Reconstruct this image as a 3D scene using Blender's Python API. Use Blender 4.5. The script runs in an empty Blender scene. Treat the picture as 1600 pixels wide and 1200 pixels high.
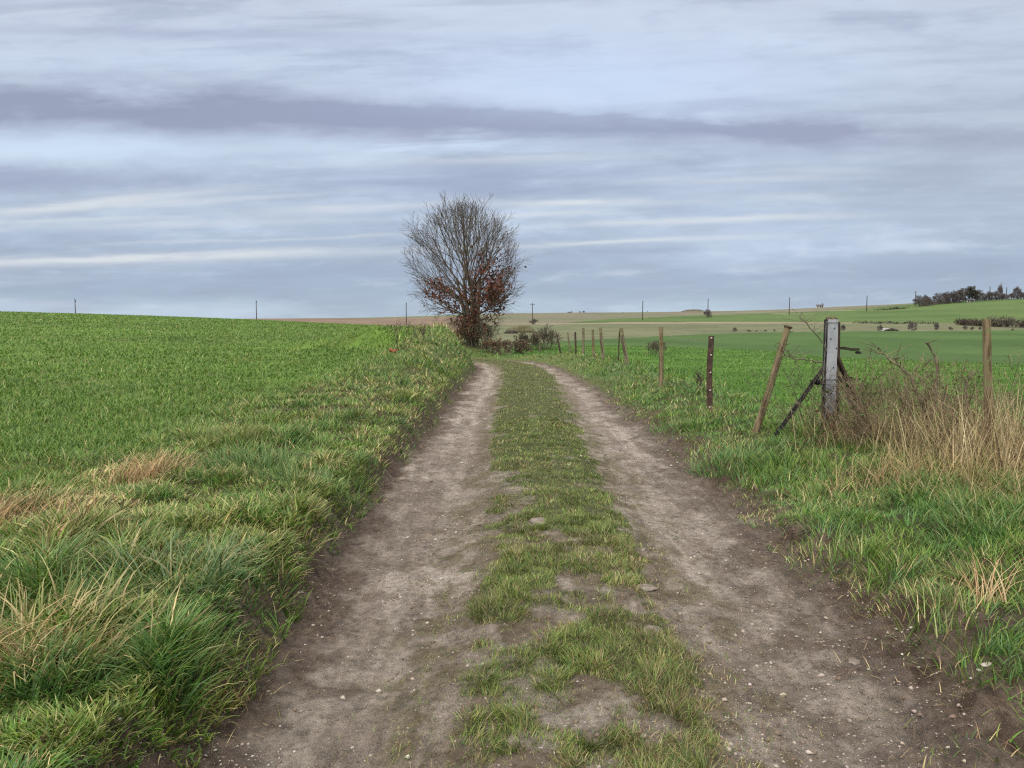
import bpy, bmesh, math, random
import numpy as np
from mathutils import Vector, Matrix
R = math.radians
rng = np.random.default_rng(11)
random.seed(5)
C = bpy.context.scene.collection
S = bpy.context.scene

# ------------------------------------------------------------------ camera
CAMZ = 1.6
PITCH = math.atan(100/1200)
cam = bpy.data.cameras.new('camera'); cam.sensor_width = 36; cam.lens = 27.0
cam.clip_start = 0.05; cam.clip_end = 6000
co = bpy.data.objects.new('camera', cam); C.objects.link(co)
co.location = (0, 0, CAMZ); co.rotation_euler = (R(90)-PITCH, 0, 0)
S.camera = co
S.view_settings.view_transform = 'Standard'; S.view_settings.look = 'None'
S.view_settings.exposure = 0.12; S.view_settings.gamma = 1
S.cycles.use_denoising = False; S.cycles.filter_width = 1.25
S.cycles.volume_bounces = 0; S.cycles.max_bounces = 6; S.cycles.transparent_max_bounces = 4
S.cycles.diffuse_bounces = 3; S.cycles.glossy_bounces = 1; S.cycles.transmission_bounces = 2

# ------------------------------------------------------------------ world: sky texture under a streaky cloud layer
class V:
    """small expression helper for shader math"""
    def __init__(s, nt, k): s.nt = nt; s.k = k
    def _m(s, op, a, b=None, c=None):
        n = s.nt.nodes.new('ShaderNodeMath'); n.operation = op
        for i, q in enumerate((a, b, c)):
            if q is None: continue
            if isinstance(q, V): s.nt.links.new(q.k, n.inputs[i])
            else: n.inputs[i].default_value = q
        return V(s.nt, n.outputs[0])
    def __add__(s, o): return s._m('ADD', s, o)
    def __radd__(s, o): return s._m('ADD', s, o)
    def __sub__(s, o): return s._m('SUBTRACT', s, o)
    def __rsub__(s, o): return s._m('SUBTRACT', o, s)
    def __mul__(s, o): return s._m('MULTIPLY', s, o)
    def __rmul__(s, o): return s._m('MULTIPLY', s, o)
    def __truediv__(s, o): return s._m('DIVIDE', s, o)
    def __rtruediv__(s, o): return s._m('DIVIDE', o, s)
    def __neg__(s): return s*-1.0
    def exp(s): return s._m('EXPONENT', s)
    def max(s, o): return s._m('MAXIMUM', s, o)
    def min(s, o): return s._m('MINIMUM', s, o)
    def ss(s, a, b):
        n = s.nt.nodes.new('ShaderNodeMapRange'); n.interpolation_type = 'SMOOTHSTEP'
        s.nt.links.new(s.k, n.inputs['Value'])
        n.inputs['From Min'].default_value = a; n.inputs['From Max'].default_value = b
        return V(s.nt, n.outputs[0])
def combine(nt, x, y, z):
    n = nt.nodes.new('ShaderNodeCombineXYZ')
    for i, q in enumerate((x, y, z)):
        if isinstance(q, V): nt.links.new(q.k, n.inputs[i])
        else: n.inputs[i].default_value = q
    return n.outputs[0]
def noise(nt, vec, scale, detail=4, rough=.55, dist=0.0):
    n = nt.nodes.new('ShaderNodeTexNoise')
    n.inputs['Scale'].default_value = scale; n.inputs['Detail'].default_value = detail
    n.inputs['Roughness'].default_value = rough; n.inputs['Distortion'].default_value = dist
    if vec is not None: nt.links.new(vec, n.inputs['Vector'])
    return V(nt, n.outputs['Fac'])
def mixc(nt, f, a, b, mode='MIX'):
    n = nt.nodes.new('ShaderNodeMix'); n.data_type = 'RGBA'; n.blend_type = mode
    if isinstance(f, V): nt.links.new(f.k, n.inputs[0])
    else: n.inputs[0].default_value = f
    for i, q in ((6, a), (7, b)):
        if isinstance(q, (tuple, list)): n.inputs[i].default_value = (q[0], q[1], q[2], 1)
        else: nt.links.new(q, n.inputs[i])
    return n.outputs[2]
def lin(r, g, b):
    f = lambda c: (c/255/12.92) if c/255 <= .04045 else ((c/255+.055)/1.055)**2.4
    return (f(r), f(g), f(b))

SUN_EL, SUN_AZ = R(38), R(-150)
W = bpy.data.worlds.new('World'); S.world = W; W.use_nodes = True
nt = W.node_tree; nt.nodes.clear()
tc = nt.nodes.new('ShaderNodeTexCoord')
sep = nt.nodes.new('ShaderNodeSeparateXYZ'); nt.links.new(tc.outputs['Generated'], sep.inputs[0])
dx, dy, dz = (V(nt, sep.outputs[i]) for i in range(3))
hor = (dx*dx + dy*dy)._m('SQRT', dx*dx + dy*dy).max(0.001)
h = dz/hor                                    # tangent of elevation
az = dx._m('ARCTAN2', dx, dy)                 # 0 ahead, + right
az = (dx/dy.max(0.25)).max(-1.3).min(1.3)      # bearing as a slope, so far cloud bars run straight
h = h*(az*az + 1.0)._m('SQRT', az*az + 1.0)
n_big = noise(nt, combine(nt, az*2.2, h*11.0, 1.3), 1.0, 5, .55, .3)
n_str = noise(nt, combine(nt, az*2.6 + h*3.0, h*34.0 - az*1.6, 7.1), 1.0, 6, .58, .35)
n_fine = noise(nt, combine(nt, az*7.0, h*70.0 - az*3.0, 2.2), 1.0, 5, .6, .2)
n_puff = noise(nt, combine(nt, az*9.0, h*26.0, 4.4), 1.0, 6, .6, .3)
warp = (n_puff - 0.5)
# base tone runs from pale blue-grey at the top of the frame to slate blue low down
ramp = nt.nodes.new('ShaderNodeValToRGB'); nt.links.new((h*2.0).k, ramp.inputs[0])
els = ramp.color_ramp.elements
els[0].position = 0.0; els[0].color = (*lin(181, 198, 211), 1)
els[1].position = 1.0; els[1].color = (*lin(193, 200, 219), 1)
for p, c in ((.03, (173, 192, 209)), (.075, (161, 178, 200)), (.15, (160, 176, 198)), (.26, (170, 185, 205)), (.40, (180, 194, 213)), (.52, (186, 199, 217)), (.64, (195, 208, 227)), (.80, (195, 204, 222))):
    e = els.new(p); e.color = (*lin(*c), 1)
col = ramp.outputs[0]
def gauss(d, w): 
    q = d/w
    return (-(q*q)).exp()
n_mot = noise(nt, combine(nt, az*5.0 + h*3.0, h*23.0 - az*1.0, 11.3), 1.0, 7, .58, .12)
n_mot2 = noise(nt, combine(nt, az*13.0, h*64.0 - az*3.0, 5.9), 1.0, 5, .58, .1)
# broad soft variation
col = mixc(nt, n_big.ss(.42, .72)*.50, col, lin(200, 216, 238))
col = mixc(nt, n_mot.ss(.48, .68)*.5, col, lin(154, 166, 189))
col = mixc(nt, (1.0-n_mot).ss(.52, .72)*.60, col, lin(206, 219, 238))
col = mixc(nt, n_mot2.ss(.50, .75)*.30, col, lin(163, 173, 196))
col = mixc(nt, (1.0-n_mot2).ss(.52, .75)*.25, col, lin(212, 222, 236))
col = mixc(nt, n_str.ss(.48, .72)*.38, col, lin(146, 157, 181))
col = mixc(nt, (1.0-n_str).ss(.52, .76)*.30, col, lin(205, 215, 232))
# long dark bar of stratus
bar_h = 0.250 - az*0.034 + warp*0.034 + (n_mot-.5)*.030 + (n_fine-.5)*.012
band = gauss(h - bar_h, 0.030 - az.ss(-.45, .15)*0.013)*(1.0 - az.ss(.30, .85)*.75)*(n_puff.ss(.15, .5)*.4+.6)
# pale opening under its left half
gap = gauss(h - 0.212 + az*.02 - warp*.03, 0.024)*gauss(az + .56, .27)
gap2 = gauss(h - 0.222 - warp*.04, 0.015)*gauss(az + .11, .15)*n_fine.ss(.35, .6)
col = mixc(nt, (gap*.95 + gap2*.85).min(1.0), col, lin(207, 226, 244))
col = mixc(nt, (band*(n_mot.ss(.25, .6)*.5+.72)*(n_big.ss(.25, .6)*.3+.8)).min(.88), col, lin(146, 152, 177))
bar2 = gauss(h - 0.352 + az*.02 - warp*.012, 0.007)*gauss(az + .40, .30)
col = mixc(nt, bar2*.5, col, lin(158, 166, 194))
patch = gauss(h - .300 - warp*.06, .045)*gauss(az - .12, .24)
col = mixc(nt, patch*.7, col, lin(199, 216, 243))
# dark cushions between the bar and the low streaks
dk = gauss(h - .175 - az*.03 - warp*.02, .022)*gauss(az + .02, .45)*n_str.ss(.3, .6)
col = mixc(nt, dk*.6, col, lin(150, 161, 189))
dk2 = gauss(h - .180 - warp*.03, .016)*gauss(az + .62, .18)
col = mixc(nt, dk2*.6, col, lin(150, 158, 186))
# thin bright streaks low over the horizon
def streak(h0, slope, wd, a0, aw, k, c=(214, 220, 226)):
    global col
    s = gauss(h - h0 - az*slope - (n_fine-.5)*.012 - warp*.006, wd)*gauss(az - a0, aw)*k*(n_fine.ss(.30, .58)*.55+.45)*(n_mot2.ss(.25, .5)*.4+.6)
    col = mixc(nt, s.min(.95), col, lin(*c))
streak(.0950, .033, .0065, -.48, .36, 1.0)
streak(.0960, .033, .0032, .10, .20, .8)
streak(.1480, .014, .0048, .09, .13, .9)
streak(.1530, .050, .0055, -.20, .13, .7)
streak(.1200, .030, .0040, .24, .20, .85)
streak(.1330, .030, .0030, .05, .10, .6)
streak(.2000, .095, .0060, -.52, .16, .75)
streak(.1750, .060, .0040, -.45, .20, .55)
streak(.1320, .020, .0050, -.42, .22, .5)
streak(.1600, -.01, .0050, .36, .08, .4)
streak(.2050, .030, .0060, -.02, .16, .4)
streak(.1850, .070, .0055, -.58, .10, .6)
streak(.1450, .030, .0030, -.58, .14, .6)
streak(.1720, .020, .0040, .30, .14, .45)
streak(.1900, .0, .0050, .42, .10, .4)
streak(.1130, .030, .0022, -.30, .22, .45)
streak(.0650, .010, .0030, .32, .08, .35, (180, 192, 210))
# to the right the deck thickens to warm grey
col = mixc(nt, az.ss(.25, .75)*.35*h.ss(.05, .2), col, lin(176, 182, 196))
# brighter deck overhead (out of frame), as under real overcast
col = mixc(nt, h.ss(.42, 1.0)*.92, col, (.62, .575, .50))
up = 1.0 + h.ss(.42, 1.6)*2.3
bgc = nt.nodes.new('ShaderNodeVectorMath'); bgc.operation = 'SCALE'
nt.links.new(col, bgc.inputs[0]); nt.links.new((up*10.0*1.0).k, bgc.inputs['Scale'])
sky = nt.nodes.new('ShaderNodeTexSky'); sky.sky_type = 'NISHITA'; sky.sun_disc = False
sky.sun_elevation = SUN_EL; sky.sun_rotation = SUN_AZ
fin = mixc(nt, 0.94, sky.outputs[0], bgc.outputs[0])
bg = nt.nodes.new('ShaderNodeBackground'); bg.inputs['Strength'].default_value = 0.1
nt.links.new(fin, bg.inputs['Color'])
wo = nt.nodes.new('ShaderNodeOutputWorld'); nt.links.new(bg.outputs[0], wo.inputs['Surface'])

# ------------------------------------------------------------------ sun, veiled by cloud
sl = bpy.data.lights.new('sun', 'SUN'); sl.energy = 2.1; sl.angle = R(30); sl.color = (1, .925, .84)
so = bpy.data.objects.new('sun', sl); C.objects.link(so)
sd = Vector((math.sin(SUN_AZ)*math.cos(SUN_EL), math.cos(SUN_AZ)*math.cos(SUN_EL), math.sin(SUN_EL)))
so.rotation_euler = sd.to_track_quat('Z', 'Y').to_euler(); so.location = (0, 0, 30)

# ------------------------------------------------------------------ numeric helpers
_perm = rng.permutation(1024); _val = rng.random(1024)
def _h(ix, iy): return _val[_perm[(_perm[ix & 1023] + iy) & 1023]]
def vnoise(x, y):
    xi = np.floor(x).astype(np.int64); yi = np.floor(y).astype(np.int64)
    fx = x-xi; fy = y-yi
    fx = fx*fx*fx*(fx*(fx*6-15)+10); fy = fy*fy*fy*(fy*(fy*6-15)+10)
    a = _h(xi, yi); b = _h(xi+1, yi); c = _h(xi, yi+1); d = _h(xi+1, yi+1)
    return a+(b-a)*fx+(c-a)*fy+(a-b-c+d)*fx*fy
def fbm(x, y, sc, oct=4, off=0.0, gain=.5):
    v = 0; a = 1; t = 0
    x = np.asarray(x)*sc+off+31.7; y = np.asarray(y)*sc-off*1.7+11.3
    for _ in range(oct):
        v = v+a*vnoise(x, y); t += a; a *= gain; x = x*2.03+17.1; y = y*2.03+5.3
    return v/t
def ssn(a, b, x):
    t = np.clip((x-a)/(b-a), 0, 1); return t*t*(3-2*t)
def sy(y): return math.sin(PITCH) - (600-y)/1200*math.cos(PITCH)     # drop per metre of depth for an image row
def pchip(xk, yk, x):
    xk = np.asarray(xk, float); yk = np.asarray(yk, float)
    hh = np.diff(xk); d = np.diff(yk)/hh; m = np.zeros_like(yk)
    for i in range(1, len(xk)-1):
        if d[i-1]*d[i] > 0:
            w1 = 2*hh[i]+hh[i-1]; w2 = hh[i]+2*hh[i-1]
            m[i] = (w1+w2)/(w1/d[i-1]+w2/d[i])
    m[0] = d[0]; m[-1] = d[-1]
    x = np.clip(x, xk[0], xk[-1]); i = np.clip(np.searchsorted(xk, x)-1, 0, len(xk)-2)
    t = (x-xk[i])/hh[i]
    return (yk[i]*(1+2*t)*(1-t)**2 + m[i]*hh[i]*t*(1-t)**2 + yk[i+1]*t*t*(3-2*t) + m[i+1]*hh[i]*t*t*(t-1))

# ------------------------------------------------------------------ terrain
TRK = np.array([(.22, -30), (.22, 2), (.30, 5), (.38, 9), (.36, 18), (.30, 23), (.18, 26), (-.15, 28.2), (-.9, 30.2), (-2.2, 31.6), (-5, 32.6), (-9, 33.4)], float)
def track(x, y):
    """signed offset from the track's centre line (+ = right of it)"""
    best = np.full(np.shape(x), 1e9); sg = np.zeros(np.shape(x))
    for a, b in zip(TRK[:-1], TRK[1:]):
        ab = b-a; L2 = ab@ab
        u = np.clip(((x-a[0])*ab[0]+(y-a[1])*ab[1])/L2, 0, 1)
        px = x-a[0]-u*ab[0]; py = y-a[1]-u*ab[1]; d = np.hypot(px, py)
        s = np.where(ab[1]*px-ab[0]*py >= 0, 1., -1.)
        m = d < best-1e-9
        best = np.where(m, d, best); sg = np.where(m, s, sg)
    return best*sg
def half_w(y): return np.interp(y, [0, 3, 6, 10, 20, 26, 32], [1.34, 1.42, 1.62, 1.64, 1.55, 1.38, 1.35])
YS = np.array([18, 30, 45, 60, 80, 120, 170, 230, 330, 480, 650, 900, 1150.])
TAB = {
 -500: [.5, .9, 1.4, 1.9, 2.6, 3.7, 4.4, 3.2, 1, 0, 0, -2, -6],
 0:    [.45, .7, 1.0, 1.35, 1.85, 2.9, 2.75, 1.5, 0, 0, 1.2, 0, -4],
 200:  [.42, .6, .9, 1.2, 1.6, 2.35, 2.1, .8, -.4, .3, 1.9, 0, -4],
 330:  [.40, .55, .8, 1.05, 1.35, 1.9, 1.5, .2, -.5, .8, 2.5, 1, -4],
 450:  [.38, .5, .75, .98, 1.2, 1.35, .4, -1, -.5, 1.2, 2.9, 1, -4],
 550:  [.36, .5, .7, .9, 1.05, .7, -.5, -1.5, -.45, 1.4, 3.4, 2, -4],
 690:  [.35, .55, .68, .72, .5, -.5, -1.5, -2, -.6, 2.1, 5.4, 4, -3],
 800:  [.2, .15, .0, -.5, -1.3, -2.2, -2.3, -1.7, -.4, 3.6, 7.2, 6, -2],
 950:  [.1, .06, .0, -.4, -1.3, -2.1, -2.35, -1.5, .25, 4.5, 7.8, 6, -2],
 1150: [.08, .0, -.15, -.95, -1.8, -2.5, -2.1, -1.6, .5, 5.7, 9.2, 8, 0],
 1370: [.05, -.05, -.8, -1.6, -2.4, -2.7, -2.3, -1.6, .8, 7.8, 14, 12, 4],
 1600: [.05, -.2, -1.0, -1.9, -2.6, -2.9, -2.35, -1.4, 1.7, 13.4, 19, 18, 10],
 2100: [.05, -.3, -1.2, -2.1, -2.8, -2.9, -2.3, -1.2, 3, 17, 24, 22, 14]}
PXK = sorted(TAB); AZK = np.array([math.atan((p-800)/1200) for p in PXK])
_lr = np.linspace(math.log(18), math.log(1150), 260)
_G = np.stack([pchip(np.log(YS), TAB[p], _lr) for p in PXK])           # (azimuth key, distance)
_ad = np.linspace(AZK[0], AZK[-1], 241)
_G2 = np.stack([pchip(AZK, _G[:, j], _ad) for j in range(len(_lr))], 1)  # dense (az, dist)
def far_z(x, y):
    r = np.hypot(x, y); a = np.arctan2(x, y)
    ye = np.clip(r*np.maximum(np.cos(a), .55), 18, 1149)
    a = np.clip(a, AZK[0], AZK[-1])
    fi = (a-_ad[0])/(_ad[1]-_ad[0]); fj = (np.log(ye)-_lr[0])/(_lr[1]-_lr[0])
    i = np.clip(fi.astype(int), 0, len(_ad)-2); j = np.clip(fj.astype(int), 0, len(_lr)-2)
    u = fi-i; v = fj-j
    return (_G2[i, j]*(1-u)*(1-v)+_G2[i+1, j]*u*(1-v)+_G2[i, j+1]*(1-u)*v+_G2[i+1, j+1]*u*v)
def near_z(x, y, t):
    hw = half_w(y)
    eL = -t-hw; eR = t-hw
    z = -.03 + .075*np.exp(-(t/.62)**4)
    z = z - .025*np.exp(-((np.abs(t)-1.0)/.3)**2)
    H = np.interp(y, [9, 13, 17, 22, 26.5, 30], [0, .13, .33, .70, 1.06, 1.08])
    zl = .24*ssn(-.04, .24, eL) + .09*ssn(.24, 1.5, eL) + H*ssn(-.02, 1.05, eL)*(1-.78*ssn(1.15, 3.3, eL))
    zr = (.13+.06*(1-ssn(3.5, 5, y)))*ssn(-.05, .5, eR) + .15*ssn(.4, 1.4, eR) - .2*ssn(1.9, 3.8, eR)
    zr = zr*(1-ssn(31.5, 34, y)*(1-ssn(.5, 3, x)))
    z = z + np.where(t < 0, zl, zr) - .05*ssn(29, 33, y)
    z = z + .66*np.exp(-(((x+2.9)/1.9)**2+((y-37.5)/2.6)**2))
    return z
def ground_z(x, y):
    x = np.asarray(x, float); y = np.asarray(y, float)
    t = track(x, y); hw = half_w(y); r = np.hypot(x, y)
    nz = near_z(x, y, t); fz = far_z(x, y)
    w = np.where(np.abs(x) < 6, ssn(36, 52, r), np.maximum(ssn(14, 34, r), 0)*ssn(5, 9, np.abs(x)) + ssn(36, 52, r)*(1-ssn(5, 9, np.abs(x))))
    z = nz*(1-w)+fz*w
    out = ssn(-.05, .35, np.abs(t)-hw)
    near = 1-ssn(30, 60, r)
    lum = (fbm(x, y, 2.1, 3, 3.1)-.5)*.13*out*(1-.75*ssn(1.9, 2.8, np.abs(t)-hw)) + (fbm(x, y, .45, 2, 9.1)-.5)*.10*out
    soil = (fbm(x, y, 2.6, 5, 1.2)-.5)*.055 + (fbm(x, y, 13, 4, 6.2)-.5)*.026
    rim = np.exp(-((np.abs(t)-hw-.08)/.22)**2)*(fbm(x, y, 6, 5, 2.7)-.5)*.15
    rim = rim+np.where(t > 0, 1-ssn(3.8, 4.6, y), 0)*out*((fbm(x, y, 5, 5, 21.)-.5)*.09+(fbm(x, y, 19, 3, 23.)-.5)*.05)
    return z + near*(lum+soil*(1-.5*out)+rim) + ssn(40, 90, r)*(fbm(x, y, .05, 3, 4.4)-.5)*.3

def mesh_from(name, v, f, smooth=True, cols=None, attr='Col'):
    """quads (n,4) or triangles (n,3) from numpy arrays"""
    me = bpy.data.meshes.new(name)
    v = np.asarray(v, np.float32); f = np.asarray(f, np.int32); k = f.shape[1]; n = len(f)
    me.vertices.add(len(v)); me.vertices.foreach_set('co', v.ravel())
    me.loops.add(n*k); me.loops.foreach_set('vertex_index', f.ravel())
    me.polygons.add(n); me.polygons.foreach_set('loop_start', np.arange(0, n*k, k, dtype=np.int32))
    me.polygons.foreach_set('loop_total', np.full(n, k, np.int32))
    if smooth: me.polygons.foreach_set('use_smooth', np.ones(n, bool))
    if cols is not None:
        a = me.attributes.new(attr, 'FLOAT_COLOR', 'POINT')
        c4 = np.ones((len(v), 4), np.float32); c4[:, :3] = cols; a.data.foreach_set('color', c4.ravel())
    me.update(calc_edges=True)
    return me
def link(name, me, mat, parent=None, loc=None):
    o = bpy.data.objects.new(name, me); C.objects.link(o)
    if mat is not None and not me.materials: me.materials.append(mat)
    if parent is not None: o.parent = parent
    if loc is not None: o.location = loc
    return o
def tag(o, label=None, cat=None, group=None, kind=None):
    if label: o['label'] = label
    if cat: o['category'] = cat
    if group: o['group'] = group
    if kind: o['kind'] = kind
    return o
def empty(name, loc, label, cat, group=None, rz=0):
    o = bpy.data.objects.new(name, None); C.objects.link(o); o.empty_display_size = .1
    o.location = loc; o.rotation_euler = (0, 0, rz)
    return tag(o, label, cat, group)

# ------------------------------------------------------------------ materials
def new_mat(name):
    m = bpy.data.materials.new(name); m.use_nodes = True
    nt = m.node_tree; b = nt.nodes['Principled BSDF']
    return m, nt, b
def attr_col(nt, name='Col'):
    a = nt.nodes.new('ShaderNodeAttribute'); a.attribute_name = name; return a.outputs['Color']
def pos(nt):
    return nt.nodes.new('ShaderNodeNewGeometry').outputs['Position']
def bump(nt, b, hgt, strength, dist):
    n = nt.nodes.new('ShaderNodeBump'); n.inputs['Strength'].default_value = strength; n.inputs['Distance'].default_value = dist
    nt.links.new(hgt.k, n.inputs['Height']); nt.links.new(n.outputs[0], b.inputs['Normal'])
def scale_col(nt, c, f):
    n = nt.nodes.new('ShaderNodeVectorMath'); n.operation = 'SCALE'
    nt.links.new(c, n.inputs[0]); nt.links.new(f.k, n.inputs['Scale']); return n.outputs[0]
def mat_soil():
    m, nt, b = new_mat('soil')
    P = pos(nt)
    mp = nt.nodes.new('ShaderNodeMapping'); mp.inputs['Scale'].default_value = (1, .22, 1); nt.links.new(P, mp.inputs[0])
    rt = noise(nt, mp.outputs[0], 11, 6, .65)
    a = noise(nt, P, 24, 9, .72); c = noise(nt, P, 150, 5, .7); e = noise(nt, P, 6, 7, .68)
    f = (a-.5)*2.2 + (c-.5)*2.0 + (e-.5)*1.0 + (rt-.5)*.8 + 1.0
    col = scale_col(nt, attr_col(nt), f.max(.28).min(1.7))
    cr = noise(nt, P, 48, 6, .7); cl = noise(nt, P, 3.2, 5, .65)
    col = mixc(nt, cr.ss(.53, .63)*cl.ss(.40, .60)*.65, col, (.075, .052, .038))
    col = mixc(nt, noise(nt, P, 85, 4, .7).ss(.58, .70)*.4, col, (.40, .35, .29))
    vo = nt.nodes.new('ShaderNodeTexVoronoi'); vo.inputs['Scale'].default_value = 75
    nt.links.new(P, vo.inputs['Vector'])
    vd = V(nt, vo.outputs['Distance']); vc = nt.nodes.new('ShaderNodeSeparateColor'); nt.links.new(vo.outputs['Color'], vc.inputs[0])
    chip = (1.0-vd.ss(.12, .22))*V(nt, vc.outputs[0]).ss(.92, .95)
    col = mixc(nt, chip*.4, col, (.44, .40, .35))
    nt.links.new(col, b.inputs['Base Color'])
    b.inputs['Roughness'].default_value = .85; b.inputs['Specular IOR Level'].default_value = .25
    bump(nt, b, a*1.1 + c*.5 + chip*.3 + e*1.2 - cr*.3 + rt*.5, 1.0, .05)
    return m
def mat_field(name, s1, k, rough=.9):
    m, nt, b = new_mat(name)
    P = pos(nt)
    a = noise(nt, P, s1, 6, .65); c = noise(nt, P, s1*.06, 4, .55)
    f = (a-.5)*k + (c-.5)*.55 + 1.0
    nt.links.new(scale_col(nt, attr_col(nt), f.max(.3)), b.inputs['Base Color'])
    b.inputs['Roughness'].default_value = rough; b.inputs['Specular IOR Level'].default_value = .15
    bump(nt, b, a, .6, .08)
    return m
def mat_blade(name, trans=.25, rough=.45, spec=.35):
    m, nt, b = new_mat(name)
    c = attr_col(nt)
    nt.links.new(c, b.inputs['Base Color']); b.inputs['Roughness'].default_value = rough
    b.inputs['Specular IOR Level'].default_value = spec
    if trans > 0:
        tr = nt.nodes.new('ShaderNodeBsdfTranslucent'); nt.links.new(c, tr.inputs['Color'])
        mx = nt.nodes.new('ShaderNodeMixShader'); mx.inputs[0].default_value = trans
        out = nt.nodes['Material Output']
        nt.links.new(b.outputs[0], mx.inputs[1]); nt.links.new(tr.outputs[0], mx.inputs[2]); nt.links.new(mx.outputs[0], out.inputs['Surface'])
    return m
def mat_two(name, c1, c2, scale, stretch=(1, 1, 1), rough=.8, bmp=.3, bd=.01, lo=.4, hi=.6, c3=None, s3=3, metal=0.0, spec=.3, t3=(.58, .7)):
    m, nt, b = new_mat(name)
    tcn = nt.nodes.new('ShaderNodeTexCoord'); mp = nt.nodes.new('ShaderNodeMapping'); mp.inputs['Scale'].default_value = stretch
    nt.links.new(tcn.outputs['Object'], mp.inputs[0])
    n = noise(nt, mp.outputs[0], scale, 7, .65, .2)
    col = mixc(nt, n.ss(lo, hi), c1, c2)
    if c3:
        q = noise(nt, tcn.outputs['Object'], s3, 6, .65)
        col = mixc(nt, q.ss(*t3), col, c3)
    nt.links.new(col, b.inputs['Base Color']); b.inputs['Roughness'].default_value = rough
    b.inputs['Metallic'].default_value = metal; b.inputs['Specular IOR Level'].default_value = spec
    bump(nt, b, n, bmp, bd)
    return m
M_soil = mat_soil()
M_crop = mat_field('crop_ground', 9, 1.0)
M_past = mat_field('pasture_ground', 6, .7)
M_hill = mat_field('hill_ground', .45, .75)
M_blade = mat_blade('grass_blade'); M_straw = mat_blade('dry_stalk', .15, .7, .15)
M_twig = mat_two('twig_bark', (.072, .058, .045), (.14, .113, .085), 8, (1, 1, .3), .9)
M_twigg = mat_two('grey_green_twig', (.095, .085, .062), (.18, .16, .118), 8, (1, 1, .3), .9)
M_hedge = mat_two('hazed_far_twig', (.105, .092, .090), (.160, .140, .135), 1.5, (1, 1, 1), .95)  # far bark, lightened towards grey: distance haze painted into the colour
M_leaf = mat_blade('dead_leaf', .2, .7, .15)
M_wood = mat_two('weathered_wood', (.075, .055, .033), (.22, .17, .105), 26, (1, 1, .10), .85, .9, .010, .38, .62, (.16, .165, .075), 11, 0, .2, (.50, .64))
M_wood_grey = mat_two('grey_wood', (.07, .058, .04), (.20, .175, .12), 26, (1, 1, .10), .9, .9, .010, .38, .62, (.20, .20, .10), 9, 0, .2, (.50, .64))
M_wood_dark = mat_two('dark_wood', (.035, .024, .017), (.085, .06, .042), 14, (1, 1, .12), .85, .5, .006)
M_steel = mat_two('galvanised_steel', (.25, .265, .30), (.37, .385, .42), 7, (1, 1, .35), .55, .2, .004, .35, .65, (.16, .135, .125), 17, .15, .4, (.64, .74))
M_rust = mat_two('rusty_steel', (.032, .020, .015), (.075, .044, .032), 20, (1, 1, .4), .8, .4, .004)
M_black = mat_two('black_iron', (.010, .010, .011), (.028, .026, .026), 20, (1, 1, 1), .6, .3, .004)
M_moss = mat_two('moss', (.06, .055, .03), (.14, .12, .07), 40, (1, 1, 1), .95, .8, .01)
M_white = mat_two('white_porcelain', (.30, .28, .24), (.46, .44, .39), 20, (1, 1, 1), .5, .1, .003)
M_stone = mat_two('flint', (.33, .30, .26), (.60, .56, .50), 30, (1, 1, 1), .7, .4, .004)
M_stoned = mat_two('mud_stone', (.13, .11, .092), (.215, .185, .16), 24, (1, 1, 1), .85, .5, .006)
M_pole = mat_two('pole_wood', (.05, .042, .038), (.09, .078, .07), 3, (1, 1, .2), .9)
M_render = mat_two('white_render', (.48, .47, .45), (.60, .59, .57), 2, (1, 1, 1), .8)
M_slate = mat_two('slate', (.07, .07, .08), (.12, .12, .13), 3, (1, 1, 1), .7)
M_sheet = mat_two('pale_sheeting', (.22, .235, .24), (.32, .335, .34), 3, (1, 1, 1), .5)
M_glass = mat_two('window_dark', (.02, .024, .03), (.04, .045, .05), 3, (1, 1, 1), .2)
M_heap = mat_two('dark_heap', (.018, .016, .014), (.045, .04, .032), 2, (1, 1, 1), .9, .8, .1)
M_knoll = mat_two('hazed_knoll_scrub', (.07, .065, .055), (.11, .10, .075), .5, (1, 1, 1), .95)  # skyline scrub with the haze of distance mixed into its tones
M_earth = mat_two('earth_heap', (.09, .075, .05), (.10, .11, .05), 1.5, (1, 1, 1), .95, .8, .1)
M_wire = mat_two('wire', (.12, .11, .10), (.22, .21, .20), 20, (1, 1, 1), .6)
M_red = mat_two('orange_scrap', (.24, .07, .035), (.32, .11, .055), 20, (1, 1, 1), .7)

# ------------------------------------------------------------------ the ground sheet (polar grid, split into named regions)
azf = np.linspace(R(-42), R(42), 620)
azb = np.linspace(R(42), R(360-42), 90)[1:-1]
AZ = np.concatenate([azf, azb]); nA = len(AZ)
RR = np.concatenate([np.exp(np.linspace(math.log(.35), math.log(45), 640))[:-1], np.exp(np.linspace(math.log(45), math.log(1110), 190))]); nR = len(RR)
gx = (RR[:, None]*np.sin(AZ)[None]).ravel(); gy = (RR[:, None]*np.cos(AZ)[None]).ravel()
gz = ground_z(gx, gy)
gt = track(gx, gy); ghw = half_w(gy); gr = np.hypot(gx, gy)
gpx = 800+1200*np.tan(np.clip(np.arctan2(gx, gy), -1.2, 1.2)); gY = gr*np.maximum(np.cos(np.arctan2(gx, gy)), .55)

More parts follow.
